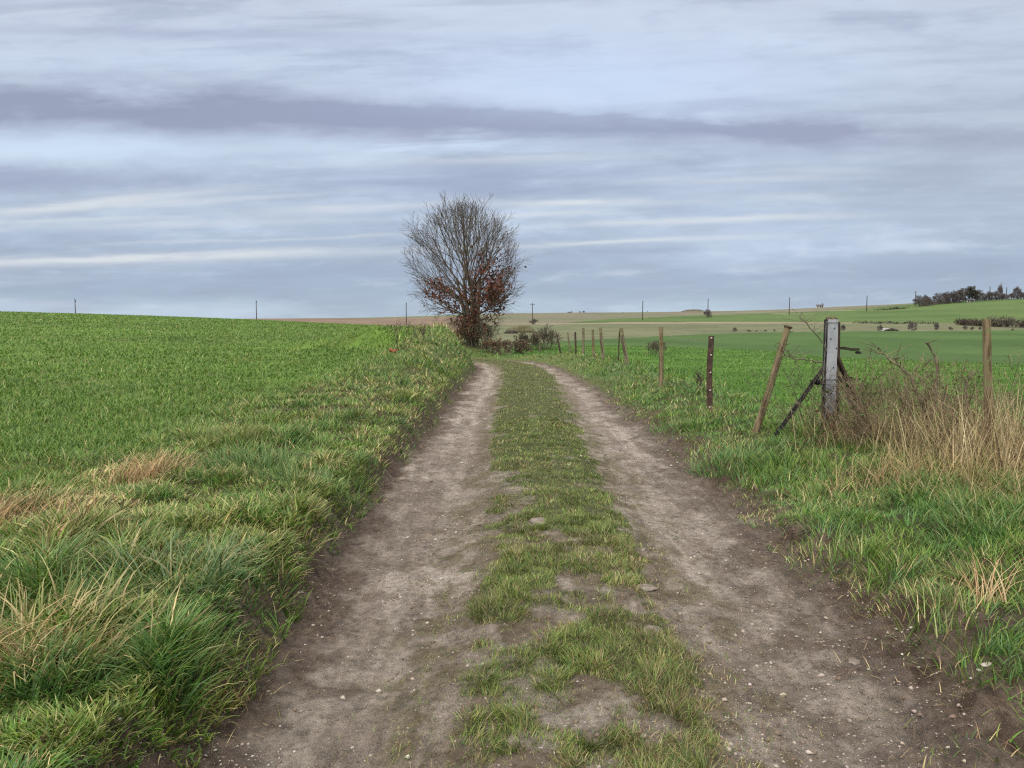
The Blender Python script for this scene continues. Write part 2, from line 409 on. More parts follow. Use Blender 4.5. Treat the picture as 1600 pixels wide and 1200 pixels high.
def median_mask(x, y, t):
    hwm = np.interp(y, [2, 4, 8, 12, 20, 28], [.62, .64, .66, .70, .80, .85])
    n = fbm(x, y, 1.7, 4, 5.5)*.62+fbm(x, y, 6.5, 3, 8.2)*.38
    hwm = hwm+.05; off = np.interp(y, [3, 9, 18, 26], [.04, -.05, .08, .20])
    core = 1-ssn(.58, 1.12, np.abs(t-off)/hwm)
    dens = np.interp(y, [2, 4.2, 6, 9, 14, 25], [.40, .40, .36, .29, .24, .20])
    return ssn(-.06, .13, n-dens-(1-core)*.42)*np.where(core > 0, 1, 0)
def mix3(a, b, w): return a*(1-w[:, None])+b*w[:, None]
def c3(*c): return np.array(c)[None]
def ground_cols():
    x, y, t = gx, gy, gt
    n1 = fbm(x, y, 1.6, 5, 2.2); n2 = fbm(x, y, 7, 4, 3.3); n3 = fbm(x*3.0, y*.8, 1.5, 4, 7.7); n4 = fbm(x, y, 24, 3, 1.9)
    dry = mix3(c3(.37, .324, .284), c3(.242, .204, .174), ssn(.40, .60, n1*.25+n2*.35+fbm(x*2.6, y*.40, 1.3, 4, 33.)*.40))
    dry = mix3(dry, c3(.455, .405, .358), ssn(.52, .68, n3)*.7)
    dry = mix3(dry, c3(.16, .125, .10), ssn(.54, .64, n2*.5+n4*.5)*.5)
    rutn = fbm(x*4.5, y*.55, 1.4, 4, 3.7)
    dry = mix3(dry, c3(.22, .18, .152), ssn(.50, .64, rutn)*.6)
    for tc_, wd_ in ((-1.0, .05), (-.84, .035), (-.62, .05), (1.02, .05), (1.22, .04), (1.42, .05)):
        lane = np.exp(-((t-tc_-.05*np.sin(y*.5+tc_*3)-.03*np.sin(y*1.7))/wd_)**2)*ssn(.42, .56, fbm(x*.3, y*.35, 1.0, 3, 50+tc_))
        dry = mix3(dry, c3(.20, .165, .14) if tc_ in (-.84, 1.02, 1.42) else c3(.48, .425, .37), lane*.55)
    # tyre line of darker, damp soil along the left rut
    damp = np.exp(-((t+.72+.04*np.sin(y*.9))/.13)**2)*ssn(5, 11, y)*ssn(.40, .55, fbm(x*2.0, y*.5, 1.1, 3, 12.1))
    dry = mix3(dry, c3(.13, .095, .08), damp*.65)
    e = np.abs(t)-ghw
    wet = ssn(-.42, -.06, e+(n1-.5)*.5+(n2-.5)*.45)
    wet *= np.where(t < 0, 1.0, .85)
    soil = mix3(dry, mix3(c3(.075, .052, .040), c3(.15, .112, .085), ssn(.45, .62, n2*.4+n4*.6)), wet*.9)
    med = median_mask(x, y, t)
    inmed = 1-ssn(.55, .95, np.abs(t-.05))
    soil = mix3(soil, c3(.16, .125, .088), inmed*ssn(.40, .58, n1*.5+n2*.5)*.75)
    soil = mix3(soil, c3(.085, .10, .035), np.clip(med*.8+inmed*ssn(4, 14, y)*.35, 0, 1))
    fringe = np.exp(-((np.abs(t-.05)-.75)/.22)**2)*ssn(.45, .62, n2)*.5
    soil = mix3(soil, c3(.15, .135, .065), fringe)
    out = ssn(-.03, .22, e+(n2-.5)*.3)
    verge = mix3(c3(.085, .065, .04), c3(.055, .085, .025), ssn(.35, .65, n1)*ssn(.5, 1.3, e))
    verge = mix3(verge, c3(.095, .064, .046), np.maximum((1-ssn(.20, .70, e+(n2-.5)*.8))*np.where(t > 0, 1-ssn(7, 14, y), .8), np.where(t > 0, 1-ssn(3.7, 4.5, y+(n1-.5)*1.0), 0)))
    mudv = (1-ssn(.20, .70, e+(n2-.5)*.8))*(1-ssn(5, 9, y))
    verge = mix3(verge, mix3(c3(.20, .155, .12), c3(.075, .05, .037), ssn(.40, .60, n2*.5+n4*.5)), np.maximum(mudv, np.where(t > 0, 1-ssn(3.3, 4.3, y+(n1-.5)*1.0), 0)*.8)*.8)
    verge = mix3(verge, c3(.095, .10, .04), np.where(t > 0, ssn(.46, .60, fbm(x, y, 2.3, 3, 71.))*ssn(.1, .5, e), 0)*.6)
    col = mix3(soil, verge, out)
    farv = ssn(8, 25, gr)[:, None]
    col = col*(1-farv*out[:, None]) + farv*out[:, None]*mix3(c3(.095, .15, .04), c3(.13, .16, .05), ssn(.4, .65, n1))
    crop = mix3(c3(.07, .085, .025), c3(.090, .160, .030), ssn(3, 22, gr)*(.55+.45*ssn(.35, .6, n1)))
    rw = fbm(x*.35+y*.1, y*.35, 1.0, 4, 6.9); rw2 = fbm(x, y*2.2, .12, 3, 15.)
    crop = crop*(.60+.42*ssn(.3, .7, rw)+.36*ssn(.3, .7, rw2))[:, None]
    crop = mix3(crop, c3(.13, .15, .05), ssn(.55, .72, fbm(x, y, .9, 4, 45.))*.5)
    crop = mix3(crop, c3(.12, .095, .06), (1-ssn(2, 14, gr))*ssn(.5, .68, n2)*.6)
    isL = (t < 0) & (gy < 60)
    wcrop = np.where((x < 0), ssn(-.25, .35, (-x-3.75)+(n1-.5)*.7), 0)*np.where(isL | (gY > 30), 1, 0)
    col = mix3(col, crop, wcrop)
    past = mix3(c3(.05, .115, .016), c3(.08, .165, .026), ssn(.35, .65, fbm(x, y*2, .7, 4, 6.6)))
    wp = np.where((t > 0) & (x > 0), ssn(-.3, .6, t-3.3+(n1-.5)*.6), 0)
    col = mix3(col, past, wp)
    cat = np.where(np.abs(t) < ghw, 0, 1)
    cat = np.where(wcrop > .5, 2, cat); cat = np.where(wp > .5, 3, cat)
    # fields beyond
    px, Y = gpx, gY
    bn = fbm(x, y, .03, 3, 3.9)
    lim_l = np.interp(px, [-500, 0, 330, 450, 550, 690, 740], [230, 190, 160, 135, 112, 74, 62])
    lim_p = np.interp(px, [700, 800, 950, 1150, 1370, 1600], [48, 52, 66, 52, 37, 30])
    far_l = (px < 745) & (Y > lim_l); far_r = (px >= 745) & (Y > lim_p)
    brown = mix3(c3(.150, .108, .082), c3(.185, .14, .105), ssn(.4, .6, fbm(x, y, .06, 3, 1.1)))
    brown = mix3(brown, c3(.12, .16, .065), ssn(520, 600, Y)*ssn(480, 600, px))
    dark = mix3(c3(.046, .092, .022), c3(.058, .110, .028), ssn(.4, .6, bn))
    stub = mix3(c3(.105, .122, .064), c3(.132, .138, .08), ssn(.4, .6, fbm(x, y, .09, 3, 8.1)))
    tan = c3(.225, .185, .135)+0*brown; grn = mix3(c3(.060, .108, .030), c3(.080, .128, .038), ssn(.35, .65, bn)); top = mix3(c3(.15, .14, .10), c3(.125, .135, .085), ssn(.4, .6, fbm(x, y, .04, 3, 2.5)))
    b1 = np.interp(px, [800, 950, 1150, 1300, 1600], [110, 165, 200, 222, 232]); b2 = np.interp(px, [800, 1000, 1300, 1450, 1600], [330, 318, 312, 300, 300])
    b3 = b2+np.interp(px, [800, 950, 1100, 1300, 1400], [10, 20, 26, 18, 0]); b4 = np.interp(px, [850, 950, 1100, 1300, 1420, 1440, 1600], [330, 392, 450, 500, 560, 700, 700])
    wob = (fbm(x, y, .02, 2, 5.1)-.5)*14
    Yw = Y+wob*ssn(120, 260, Y)
    right = np.where((Yw < b1)[:, None], dark, np.where((Yw < b2)[:, None], stub, np.where((Yw < b3)[:, None], tan, np.where((Yw < b4)[:, None], grn, top))))
    pal = (ssn(.55, .7, fbm(x*.6, y, .06, 3, 9.4))*np.exp(-((px-1250)/90)**2)*np.exp(-((Y-485)/40)**2))
    right = mix3(right, c3(.34, .31, .22), np.clip(pal, 0, 1)*.8)
    col = np.where(far_l[:, None], brown, col); col = np.where(far_r[:, None], right, col)
    cat = np.where(far_l | far_r, 4, cat)
    behind = (gy < 0) & (cat == 4)
    col = np.where(behind[:, None], c3(.08, .13, .035), col)
    return np.clip(col, .005, 1), cat
gcol, gcat = ground_cols()
idx = np.arange(nA*nR).reshape(nR, nA)
i0 = idx[:-1]; i1 = idx[1:]
F = np.stack([i0, np.roll(i0, -1, 1), np.roll(i1, -1, 1), i1], -1).reshape(-1, 4)[:, ::-1]
fc = gcat[F[:, 0]]
# the cap under the camera
GV = np.stack([gx, gy, gz], 1)
for k, (nm, mt) in enumerate((('dirt_track', M_soil), ('verge', M_soil), ('crop_field', M_crop), ('pasture', M_past), ('hills', M_hill))):
    ff = F[fc == k]
    u, inv = np.unique(ff, return_inverse=True)
    o = link(nm, mesh_from(nm, GV[u], inv.reshape(-1, 4), True, gcol[u]), mt); o['kind'] = 'structure'

# ------------------------------------------------------------------ grass blades
def blades(x, y, z, L, w, laz, lean0, lean1, col, k=3, tipcol=None):
    """n curved tapering blades; laz = azimuth they lean to, lean0/lean1 = tilt from vertical at root / tip"""
    n = len(x)
    s = np.linspace(0, 1, k+1)
    ph = lean0[:, None]+(lean1-lean0)[:, None]*s[None]**1.1
    seg = (L/k)[:, None]
    mid = .5*(ph[:, 1:]+ph[:, :-1])
    hz = np.concatenate([np.zeros((n, 1)), np.cumsum(np.sin(mid)*seg, 1)], 1); vt = np.concatenate([np.zeros((n, 1)), np.cumsum(np.cos(mid)*seg, 1)], 1)
    cx = x[:, None]+hz*np.sin(laz)[:, None]; cy = y[:, None]+hz*np.cos(laz)[:, None]; cz = z[:, None]+vt
    ta = laz+np.pi/2+rng.normal(0, .6, n)
    wid = w[:, None]*.5*(1-.93*s[None]**1.7)
    ox = np.sin(ta)[:, None]*wid; oy = np.cos(ta)[:, None]*wid
    v = np.empty((n, k+1, 2, 3), np.float32)
    v[:, :, 0, 0] = cx-ox; v[:, :, 1, 0] = cx+ox; v[:, :, 0, 1] = cy-oy; v[:, :, 1, 1] = cy+oy; v[:, :, 0, 2] = cz; v[:, :, 1, 2] = cz
    b = (np.arange(n)*2*(k+1))[:, None]+2*np.arange(k)[None]
    f = np.stack([b, b+1, b+3, b+2], -1).reshape(-1, 4)
    cc = np.repeat(np.asarray(col, np.float32)[:, None, None, :], k+1, 1)
    if tipcol is not None:
        q = (s**2.2)[None, :, None, None]; cc = cc*(1-q)+np.asarray(tipcol, np.float32)[:, None, None, :]*q
    cc = np.repeat(cc, 2, 2)
    return v.reshape(-1, 3), f, cc.reshape(-1, 3)
class Acc:
    def __init__(s): s.v = []; s.f = []; s.c = []; s.n = 0
    def add(s, v, f, c):
        s.v.append(v); s.f.append(f+s.n); s.c.append(c); s.n += len(v)
    def make(s, name, mat, smooth=True):
        return mesh_from(name, np.concatenate(s.v), np.concatenate(s.f), smooth, np.concatenate(s.c))
def pal(n, cols, weights):
    c = np.array(cols); i = rng.choice(len(cols), n, p=np.array(weights)/sum(weights))
    o = c[i]*rng.uniform(.78, 1.22, (n, 1)); return o*rng.uniform(.93, 1.07, (n, 3))
GREEN = (.112, .225, .036); YGREEN = (.20, .28, .055); BLUEG = (.105, .21, .062); STRAW = (.58, .47, .25); DKG = (.06, .13, .026); PALE = (.36, .38, .16); OLIVE = (.16, .175, .05)
def scatter(n, r0, r1, a0, a1, rmin_den=0.0):
    r = np.exp(rng.uniform(math.log(r0), math.log(r1), n)); a = rng.uniform(a0, a1, n)
    if rmin_den: 
        k = rng.random(n) < np.clip((r/rmin_den)**1.5, 0, 1); r = r[k]; a = a[k]
    return r*np.sin(a), r*np.cos(a)

def clump(x, y, cell, seed):
    ix = np.floor(x/cell+seed).astype(np.int64); iy = np.floor(y/cell+seed*1.3).astype(np.int64)
    h1, h2, h3, h4 = _h(ix, iy), _h(ix+57, iy+13), _h(ix+131, iy+71), _h(ix+17, iy+203)
    dx_ = x-((ix+.5+.8*(h1-.5)-seed)*cell); dy_ = y-((iy+.5+.8*(h2-.5)-seed*1.3)*cell)
    return np.arctan2(dx_, dy_), np.hypot(dx_, dy_)/cell, h3, h4
# left verge: long, wind-laid grass with straw in it
A = Acc()
def left_verge(n, r0, r1, k):
    x, y = scatter(n, r0, r1, R(-52), R(0), 3.4)
    t = track(x, y); hw = half_w(y)
    nz = fbm(x, y, 3.2, 3, 6.6)
    e = -t-hw
    m = (e > (nz-.5)*.35-.02) & (x > -4.3) & (t < 0) & (y < 38)
    m &= rng.random(len(x)) < .35+.65*ssn(.0, .25, e)
    m &= (x > -3.4) | (rng.random(len(x)) < ssn(-4.4, -3.4, x))
    x, y, nz, e = x[m], y[m], nz[m], e[m]; n = len(x); r = np.hypot(x, y)
    tus = ssn(.46, .68, fbm(x, y, 1.5, 3, 2.8))
    yel = ssn(.45, .64, fbm(x, y, .9, 3, 7.9)+.06*(y < 4.2))
    blu = ssn(.50, .64, fbm(x, y, 1.1, 2, 4.9))
    ca, cd, h3, h4 = clump(x+(nz-.5)*.25, y+(tus-.5)*.12, .30, .3); cb, ce, g3, g4 = clump(x, y, .13, .7)
    L = rng.uniform(.055, .13, n)*(1+.8*tus)*(.55+1.0*h3**1.4)*(1-.2*ssn(.3, 0, e))*np.interp(r, [2, 5, 12, 25], [1.2, 1.05, 1.1, 1.35])*.90
    w = np.maximum(rng.uniform(.0045, .0105, n)*(1+.5*(h4 > .7)), .0010*r)
    w = np.where(rng.random(n) < .03, w*2.2, w)
    flow = np.where(rng.random(n) < .62, ca+rng.normal(0, .55, n), cb+rng.normal(0, .7, n)+.5)
    flow = np.where((e < .35) & (rng.random(n) < .55), np.pi/2+rng.normal(0, .7, n), flow)
    base = pal(n, [GREEN, YGREEN, DKG, OLIVE], [5, 1.8, 3, .9])
    base = np.where(((h4 < .24) & (rng.random(n) < .75))[:, None], pal(n, [BLUEG, DKG, GREEN], [3, 1, 1]), base)
    base = np.where(((h4 > .62) & (rng.random(n) < .5))[:, None], pal(n, [YGREEN, PALE, OLIVE], [3, 1, 1]), base)
    sw = (rng.random(n) < .04+.22*yel+.28*(h4 > .88))[:, None]
    base = np.where(sw, pal(n, [STRAW, PALE, (.26, .17, .08)], [2, 3, 1.2]), base)*(.72+.5*g3)[:, None]
    tip = np.where((rng.random(n) < .15)[:, None], pal(n, [STRAW, PALE], [1, 1]), base*1.15)
    A.add(*blades(x, y, ground_z(x, y)-.01, L, w, flow, rng.uniform(.05, .5, n)+.3*cd, rng.uniform(.5, 1.3, n)+.9*cd, base, k, tip))
left_verge(160000, 1.6, 6, 4); left_verge(120000, 6, 14, 3); left_verge(110000, 14, 40, 2)
tag(link('verge_grass', A.make('verge_grass', M_blade), M_blade), 'long wind-laid green and straw grass along the left edge of the track', 'grass', kind='stuff')

# right verge
A = Acc()
def right_verge(n, r0, r1, k):
    x, y = scatter(n, r0, r1, R(-12), R(52), 3.4)
    t = track(x, y); hw = half_w(y); nz = fbm(x, y, 2.4, 3, 1.6)
    e = t-hw
    m = (t > 0) & (e > .0+(nz-.5)*.9*np.interp(y, [3, 8, 20], [1.0, .7, .4])+np.interp(y, [2, 4, 7, 10], [.18, .06, .0, -.05])) & (t < 4.0) & (y < 46)
    m &= rng.random(len(x)) < (.22+.78*ssn(0, .55, e))*(.22+.78*np.maximum(ssn(3.3, 4.3, y+(fbm(x, y, 2.0, 3, 61.)-.5)*2.4), ssn(.46, .60, fbm(x, y, 2.3, 3, 71.))*ssn(.1, .5, e)))
    x, y, e = x[m], y[m], e[m]; n = len(x); r = np.hypot(x, y)
    tus = ssn(.48, .68, fbm(x, y, 1.3, 3, 12.8)); yel = ssn(.50, .66, fbm(x, y, 1.0, 3, 17.9)); blu = ssn(.42, .60, fbm(x, y, .7, 2, 14.9))
    ca, cd, h3, h4 = clump(x, y+(tus-.5)*.12, .26, .9); cb, ce, g3, g4 = clump(x, y, .12, .2)
    L = rng.uniform(.05, .115, n)*(1+.7*tus)*(.6+.8*h3)*(1+.35*ssn(1.0, 1.7, e))*(.55+.45*ssn(0, .5, e))
    w = np.maximum(rng.uniform(.0035, .0075, n), .0010*r); w = np.where(rng.random(n) < .03, w*2, w)
    flow = np.where(rng.random(n) < .6, ca+rng.normal(0, .6, n), cb+rng.normal(0, .8, n))
    base = pal(n, [GREEN, YGREEN, DKG], [5, 2, 2.5])
    base = np.where((rng.random(n) < np.maximum(blu*.55, .7*(h4 < .3)))[:, None], pal(n, [BLUEG, (.085, .20, .065), GREEN], [2, 1, 1]), base)
    base = np.where((rng.random(n) < .05+.22*yel+.35*ssn(.40, .0, e)+.2*(h4 > .85))[:, None], pal(n, [STRAW, PALE, OLIVE, (.2, .14, .07)], [1, 2, 2, 1]), base)*(.75+.45*g3)[:, None]
    A.add(*blades(x, y, ground_z(x, y)-.01, L, w, flow, rng.uniform(.05, .45, n)+.3*cd, rng.uniform(.4, 1.2, n)+.8*cd, base, k, base*1.15))
def litter(n, sgn):
    x, y = scatter(n, 2, 11, R(-45), R(45), 3)
    t = track(x, y); e = sgn*t-half_w(y)
    m = (e > -.22) & (e < np.where(y < 4.4, 1.6, .75)) & (rng.random(len(x)) < np.maximum(np.exp(-((e-.15)/.3)**2), .4*(y < 4.4)*(sgn > 0))); x, y = x[m], y[m]; n = len(x)
    base = pal(n, [STRAW, (.30, .22, .12), (.14, .09, .05), OLIVE], [1, 2, 2, 1.5])
    A.add(*blades(x, y, ground_z(x, y)+.004, rng.uniform(.03, .12, n), rng.uniform(.002, .0045, n), rng.uniform(0, 6.3, n), rng.uniform(.6, 1.5, n), rng.uniform(1.3, 1.75, n), base, 2))
litter(14000, 1); litter(9000, -1)
right_verge(130000, 2, 7, 3); right_verge(120000, 6, 16, 3); right_verge(90000, 14, 46, 2)
tag(link('verge_grass', A.make('verge_grass', M_blade), M_blade), 'short bluish green grass between the right rut and the fence posts', 'grass', kind='stuff')

# middle strip
A = Acc()
def strip(n, r0, r1, k):
    x, y = scatter(n, r0, r1, R(-14), R(24), 3.2)
    t = track(x, y); mk = median_mask(x, y, t)
    m = (rng.random(len(x)) < mk*.95+.10*(np.abs(t-.05) < .75)+.02*(np.abs(t-.05) < 1.0)) & (y < 33) & (np.abs(t) < 1.35)
    x, y, t, mk = x[m], y[m], t[m], mk[m]; n = len(x); r = np.hypot(x, y)
    ca, cd, h3, h4 = clump(x, y, .16, .4)
    L = rng.uniform(.022, .058, n)*(.55+.6*mk)*(.55+.8*h3)*np.interp(y, [3, 8], [1.25, .85])
    w = np.maximum(rng.uniform(.002, .0045, n), .0008*r)
    base = pal(n, [(.115, .175, .038), YGREEN, DKG, OLIVE], [4, 2, 2.5, 3])
    dry = ssn(.45, .62, fbm(x, y, 1.4, 3, 22.1))
    base = np.where((rng.random(n) < .14+.25*dry+.25*(1-mk))[:, None], pal(n, [(.34, .27, .15), PALE, (.19, .135, .07)], [1, 1, 1.8]), base)*(.75+.5*h4)[:, None]
    A.add(*blades(x, y, ground_z(x, y)-.006, L, w, ca+rng.normal(0, .9, n), rng.uniform(.1, .8, n), rng.uniform(.7, 1.7, n), base, k, base*1.15))
strip(170000, 2, 6, 3); strip(130000, 5, 12, 2); strip(90000, 11, 33, 2)
tag(link('strip_grass', A.make('strip_grass', M_blade), M_blade), 'thin patchy worn grass growing between the two wheel ruts', 'grass', kind='stuff')

# the young crop on the left
A = Acc()
def crop(n, r0, r1, k):
    x, y = scatter(n, r0, r1, R(-62), R(-3), 4.0)
    nz = fbm(x, y, 1.3, 3, 2.2)
    px = 800+1200*x/np.maximum(y, .5)
    lim = np.interp(px, [-500, 0, 330, 450, 550, 690, 740], [230, 190, 160, 135, 112, 74, 62])
    m = (x < -3.55+(nz-.5)*.9) & (y > 0) & (y < lim) & ((track(x, y) < -1.6) | (x < -5.5) | (y > 42) | ((x < -3.4) & (y > 25) & (y < 31.5)))
    m &= (y < 24) | (x < -3.6)
    gap = fbm(x, y, 1.1, 4, 27.0)
    m &= rng.random(len(x)) < .25+.75*ssn(.34, .46, gap)
    x, y = x[m], y[m]; n = len(x); r = np.hypot(x, y)
    L = rng.uniform(.05, .12, n)*np.interp(r, [4, 20, 80], [1., 1.1, 1.5])
    w = np.maximum(rng.uniform(.004, .007, n), .0012*r)
    br = .5*fbm(x, y, .6, 3, 8.8)+.5*fbm(x, y*2.2, .12, 3, 15.)
    base = pal(n, [(.098, .195, .030), (.15, .235, .045), (.065, .135, .026)], [4, 3, 2.5])*(.8+.5*br)[:, None]
    base = np.where((rng.random(n) < .04)[:, None], pal(n, [PALE, (.26, .24, .08)], [1, 1]), base)
    A.add(*blades(x, y, ground_z(x, y)-.005, L, w, rng.uniform(0, 6.3, n), rng.uniform(.1, .6, n), rng.uniform(.7, 1.7, n), base, k, base*1.2))
crop(120000, 3, 10, 3); crop(150000, 9, 30, 2); crop(230000, 28, 230, 1)
tag(link('winter_wheat', A.make('winter_wheat', M_blade), M_blade), 'young green winter wheat covering the rising field on the left', 'crop', kind='stuff')

# pasture on the right
A = Acc()
def pasture(n, r0, r1, k):
    x, y = scatter(n, r0, r1, R(0), R(55), 5)
    t = track(x, y); nz = fbm(x, y, 1.1, 3, 3.4)
    px = 800+1200*x/np.maximum(y, .5)
    lim = np.interp(px, [700, 800, 950, 1150, 1370, 1600], [48, 52, 66, 52, 37, 30])
    m = (t > 3.2+(nz-.5)*.7) & (x > 1.0) & (y > 2) & (y < lim*1.25)
    x, y = x[m], y[m]; n = len(x); r = np.hypot(x, y)
    L = rng.uniform(.04, .09, n)*(1+.5*ssn(.55, .7, fbm(x, y*1.5, .8, 3, 31.))); w = np.maximum(rng.uniform(.003, .006, n), .0009*r)
    br = fbm(x, y*1.8, .5, 3, 18.8)
    base = pal(n, [(.070, .17, .020), (.11, .215, .032), (.045, .115, .018)], [4, 2.5, 2.5])*(.75+.5*br)[:, None]
    base = np.where((rng.random(n) < .03)[:, None], pal(n, [PALE, YGREEN], [1, 1]), base)
    A.add(*blades(x, y, ground_z(x, y)-.005, L, w, rng.uniform(0, 6.3, n), rng.uniform(.1, .6, n), rng.uniform(.7, 1.6, n), base, k, base*1.15))
pasture(90000, 5, 14, 2); pasture(140000, 12, 80, 1)
tag(link('pasture_grass', A.make('pasture_grass', M_blade), M_blade), 'short vivid green pasture grass beyond the fence posts', 'grass', kind='stuff')

# ------------------------------------------------------------------ shape helpers for objects
def at(px, py, d):
    """the point seen at image column px / row py, at camera depth d"""
    u = (px-800)/1200; w = -(py-600)/1200; cp, sp = math.cos(PITCH), math.sin(PITCH)
    return Vector((u*d, d*(cp+w*sp), CAMZ+d*(w*cp-sp)))
def gz1(x, y): return float(ground_z(np.array([x]), np.array([y]))[0])
class Tubes:
    """collects tapering tubes as one quad mesh"""
    def __init__(s): s.v = []; s.f = []; s.n = 0
    def add(s, pts, rad, sides=4, cap=False):
        pts = np.asarray(pts, float); m = len(pts); rad = np.asarray(rad, float)
        tg = np.gradient(pts, axis=0); tg /= np.linalg.norm(tg, axis=1)[:, None]+1e-9
        ref = np.array([1., 0, 0]) if abs(tg[0, 0]) < .8 else np.array([0, 1., 0])
        n1 = np.cross(tg, ref); n1 /= np.linalg.norm(n1, axis=1)[:, None]+1e-9; n2 = np.cross(tg, n1)
        an = np.arange(sides)*2*np.pi/sides
        ring = (np.cos(an)[None, :, None]*n1[:, None]+np.sin(an)[None, :, None]*n2[:, None])*rad[:, None, None]+pts[:, None]
        s.v.append(ring.reshape(-1, 3))
        a = s.n+np.arange((m-1)*sides).reshape(m-1, sides); b = np.roll(a, -1, 1)
        s.f.append(np.stack([a, b, b+sides, a+sides], -1).reshape(-1, 4)); s.n += m*sides
        if cap and sides == 4:
            e = s.n-4; s.f.append(np.array([[e, e+1, e+2, e+3]]))
    def make(s, name): return mesh_from(name, np.concatenate(s.v), np.concatenate(s.f))
def bm_mesh(name, bm, smooth=False):
    bmesh.ops.recalc_face_normals(bm, faces=bm.faces)
    me = bpy.data.meshes.new(name); bm.to_mesh(me); bm.free()
    if smooth:
        for p in me.polygons: p.use_smooth = True
    return me
def bm_box(bm, size, mat=Matrix(), bev=0.0):
    g = bmesh.ops.create_cube(bm, size=1.0, matrix=mat @ Matrix.Diagonal((*size, 1)))
    if bev: bmesh.ops.bevel(bm, geom=list({e for v in g['verts'] for e in v.link_edges}), offset=bev, segments=2, affect='EDGES')
def jitter(bm, amt, sc=6.0, seed=0.0):
    for v in bm.verts:
        p = v.co*sc
        v.co += Vector(((vn(p.x+seed, p.y+p.z))-.5, vn(p.y+seed+9, p.z-p.x)-.5, (vn(p.z+seed+4, p.x)-.5)*.6))*amt*2
def vn(a, b): return float(vnoise(np.array([a]), np.array([b]))[0])
def post_bm(h, r, sides=10, taper=.92, rough=.10, seed=0.0, square=False, bury=.25, slant=0.0):
    """a rough timber post standing on z = 0 (its foot is set into the ground)"""
    bm = bmesh.new(); rings = []; nr = 14
    for i in range(nr+1):
        z = -bury+(h+bury)*i/nr; rr = r*(1-(1-taper)*max(z, 0)/h); ring = []
        for k in range(sides):
            a = 2*math.pi*(k+.5)/sides
            q = rr
            if square: q = rr*min(1/max(abs(math.cos(a)), abs(math.sin(a))), 1.28)
            q *= 1+rough*2*(vn(math.cos(a)*1.3+seed, z*2.2+math.sin(a)*1.3)-.5)+rough*.8*(vn(k*3.1+seed, z*.7)-.5)
            zz = z+(slant*math.cos(a) if i == nr else 0)+(rough*r*(vn(k*1.7+seed, 3.0)-.5)*1.5 if i == nr else 0)
            ring.append(bm.verts.new((q*math.cos(a)+.25*r*(vn(z*1.6, seed)-.5)*2, q*math.sin(a), zz)))
        rings.append(ring)
    for a, b in zip(rings[:-1], rings[1:]):
        for k in range(sides): bm.faces.new((a[k], a[(k+1) % sides], b[(k+1) % sides], b[k]))
    bm.faces.new(rings[-1]); bm.faces.new(rings[0][::-1])
    return bm
def aim(o, base, top):
    """stand a part-parent at base with its z axis towards top"""
    d = (top-base); o.location = base; o.rotation_euler = d.to_track_quat('Z', 'Y').to_euler(); return d.length

# ------------------------------------------------------------------ the bare tree with its russet skirt
def grow(T, leaves, p, d, L, r0, lvl, inside, maxl, sides, trop=.10, wob=.10, kids=(9, 6, 4), ang=(.55, .6, .7), minr=.004, rnd=random):
    n = max(3, int(L/(.32, .24, .17, .13)[min(lvl, 3)])); st = L/n
    pts = [p.copy()]; dirs = [d.copy()]
    for i in range(n):
        d = (d+Vector((rnd.gauss(0, wob), rnd.gauss(0, wob), rnd.gauss(0, wob)+trop*.6))*(.55 if lvl else .35)).normalized()
        p = p+d*st
        pts.append(p.copy()); dirs.append(d.copy())
        if i > 1 and not inside(p): break
    m = len(pts)
    rad = [max(minr, r0*(1-.82*i/(m-1))) for i in range(m)]
    T[min(lvl, len(T)-1)].add([tuple(q) for q in pts], rad, sides[min(lvl, 3)])
    leaves.append((lvl, pts))
    if lvl >= maxl: return
    k = kids[min(lvl, len(kids)-1)]
    for j in range(k):
        f = .22+.76*(j+rnd.random())/k if lvl else .25+.72*(j+rnd.random())/k
        q = f*(m-1); i = min(int(q), m-2); b = pts[i].lerp(pts[i+1], q-i); dd = dirs[i]
        ax = dd.orthogonal().normalized(); ax.rotate(Matrix.Rotation(rnd.uniform(0, 6.283), 3, dd))
        nd = dd.copy(); nd.rotate(Matrix.Rotation(ang[min(lvl, len(ang)-1)]*rnd.uniform(.6, 1.3), 3, ax))
        nl = (L*(1-f)*.75+L*.16)*rnd.uniform(.7, 1.15)
        grow(T, leaves, b, nd, nl, max(minr, rad[i]*.55), lvl+1, inside, maxl, sides, trop, wob, kids, ang, minr, rnd)
def leaf_quads(name, P, size, cols, mat, parent):
    n = len(P); P = np.asarray(P)
    a = rng.normal(size=(n, 3)); a /= np.linalg.norm(a, axis=1)[:, None]
    b = np.cross(a, rng.normal(size=(n, 3))); b /= np.linalg.norm(b, axis=1)[:, None]
    sz = (rng.uniform(.6, 1.3, n)*size)[:, None]
    v = np.stack([P-a*sz, P+b*sz*.55, P+a*sz, P-b*sz*.55], 1).reshape(-1, 3)
    f = np.arange(n*4).reshape(n, 4)
    c = np.repeat(cols, 4, 0)
    return link(name, mesh_from(name, v, f, False, c), mat, parent)
TB = at(738, 531, 37.0); TB.z = gz1(TB.x, TB.y)-.05
tree = empty('bare_tree', TB, 'tall bare round-crowned tree with russet leaves clinging low, standing at the track bend', 'tree')
rnd = random.Random(21)
cen = Vector((-.40, 0, 3.85)); ax_ = Vector((2.62, 2.5, 2.72))
def in_crown(p):
    q = p-cen
    k = 1.0+.07*math.sin(5*math.atan2(q.x, q.z)+1)+.04*math.sin(11*math.atan2(q.x, q.z))
    return (q.x/ax_.x)**2+(q.y/ax_.y)**2+(q.z/ax_.z)**2 < k
Tt = [Tubes(), Tubes(), Tubes()]; brs = []
main = Tubes()
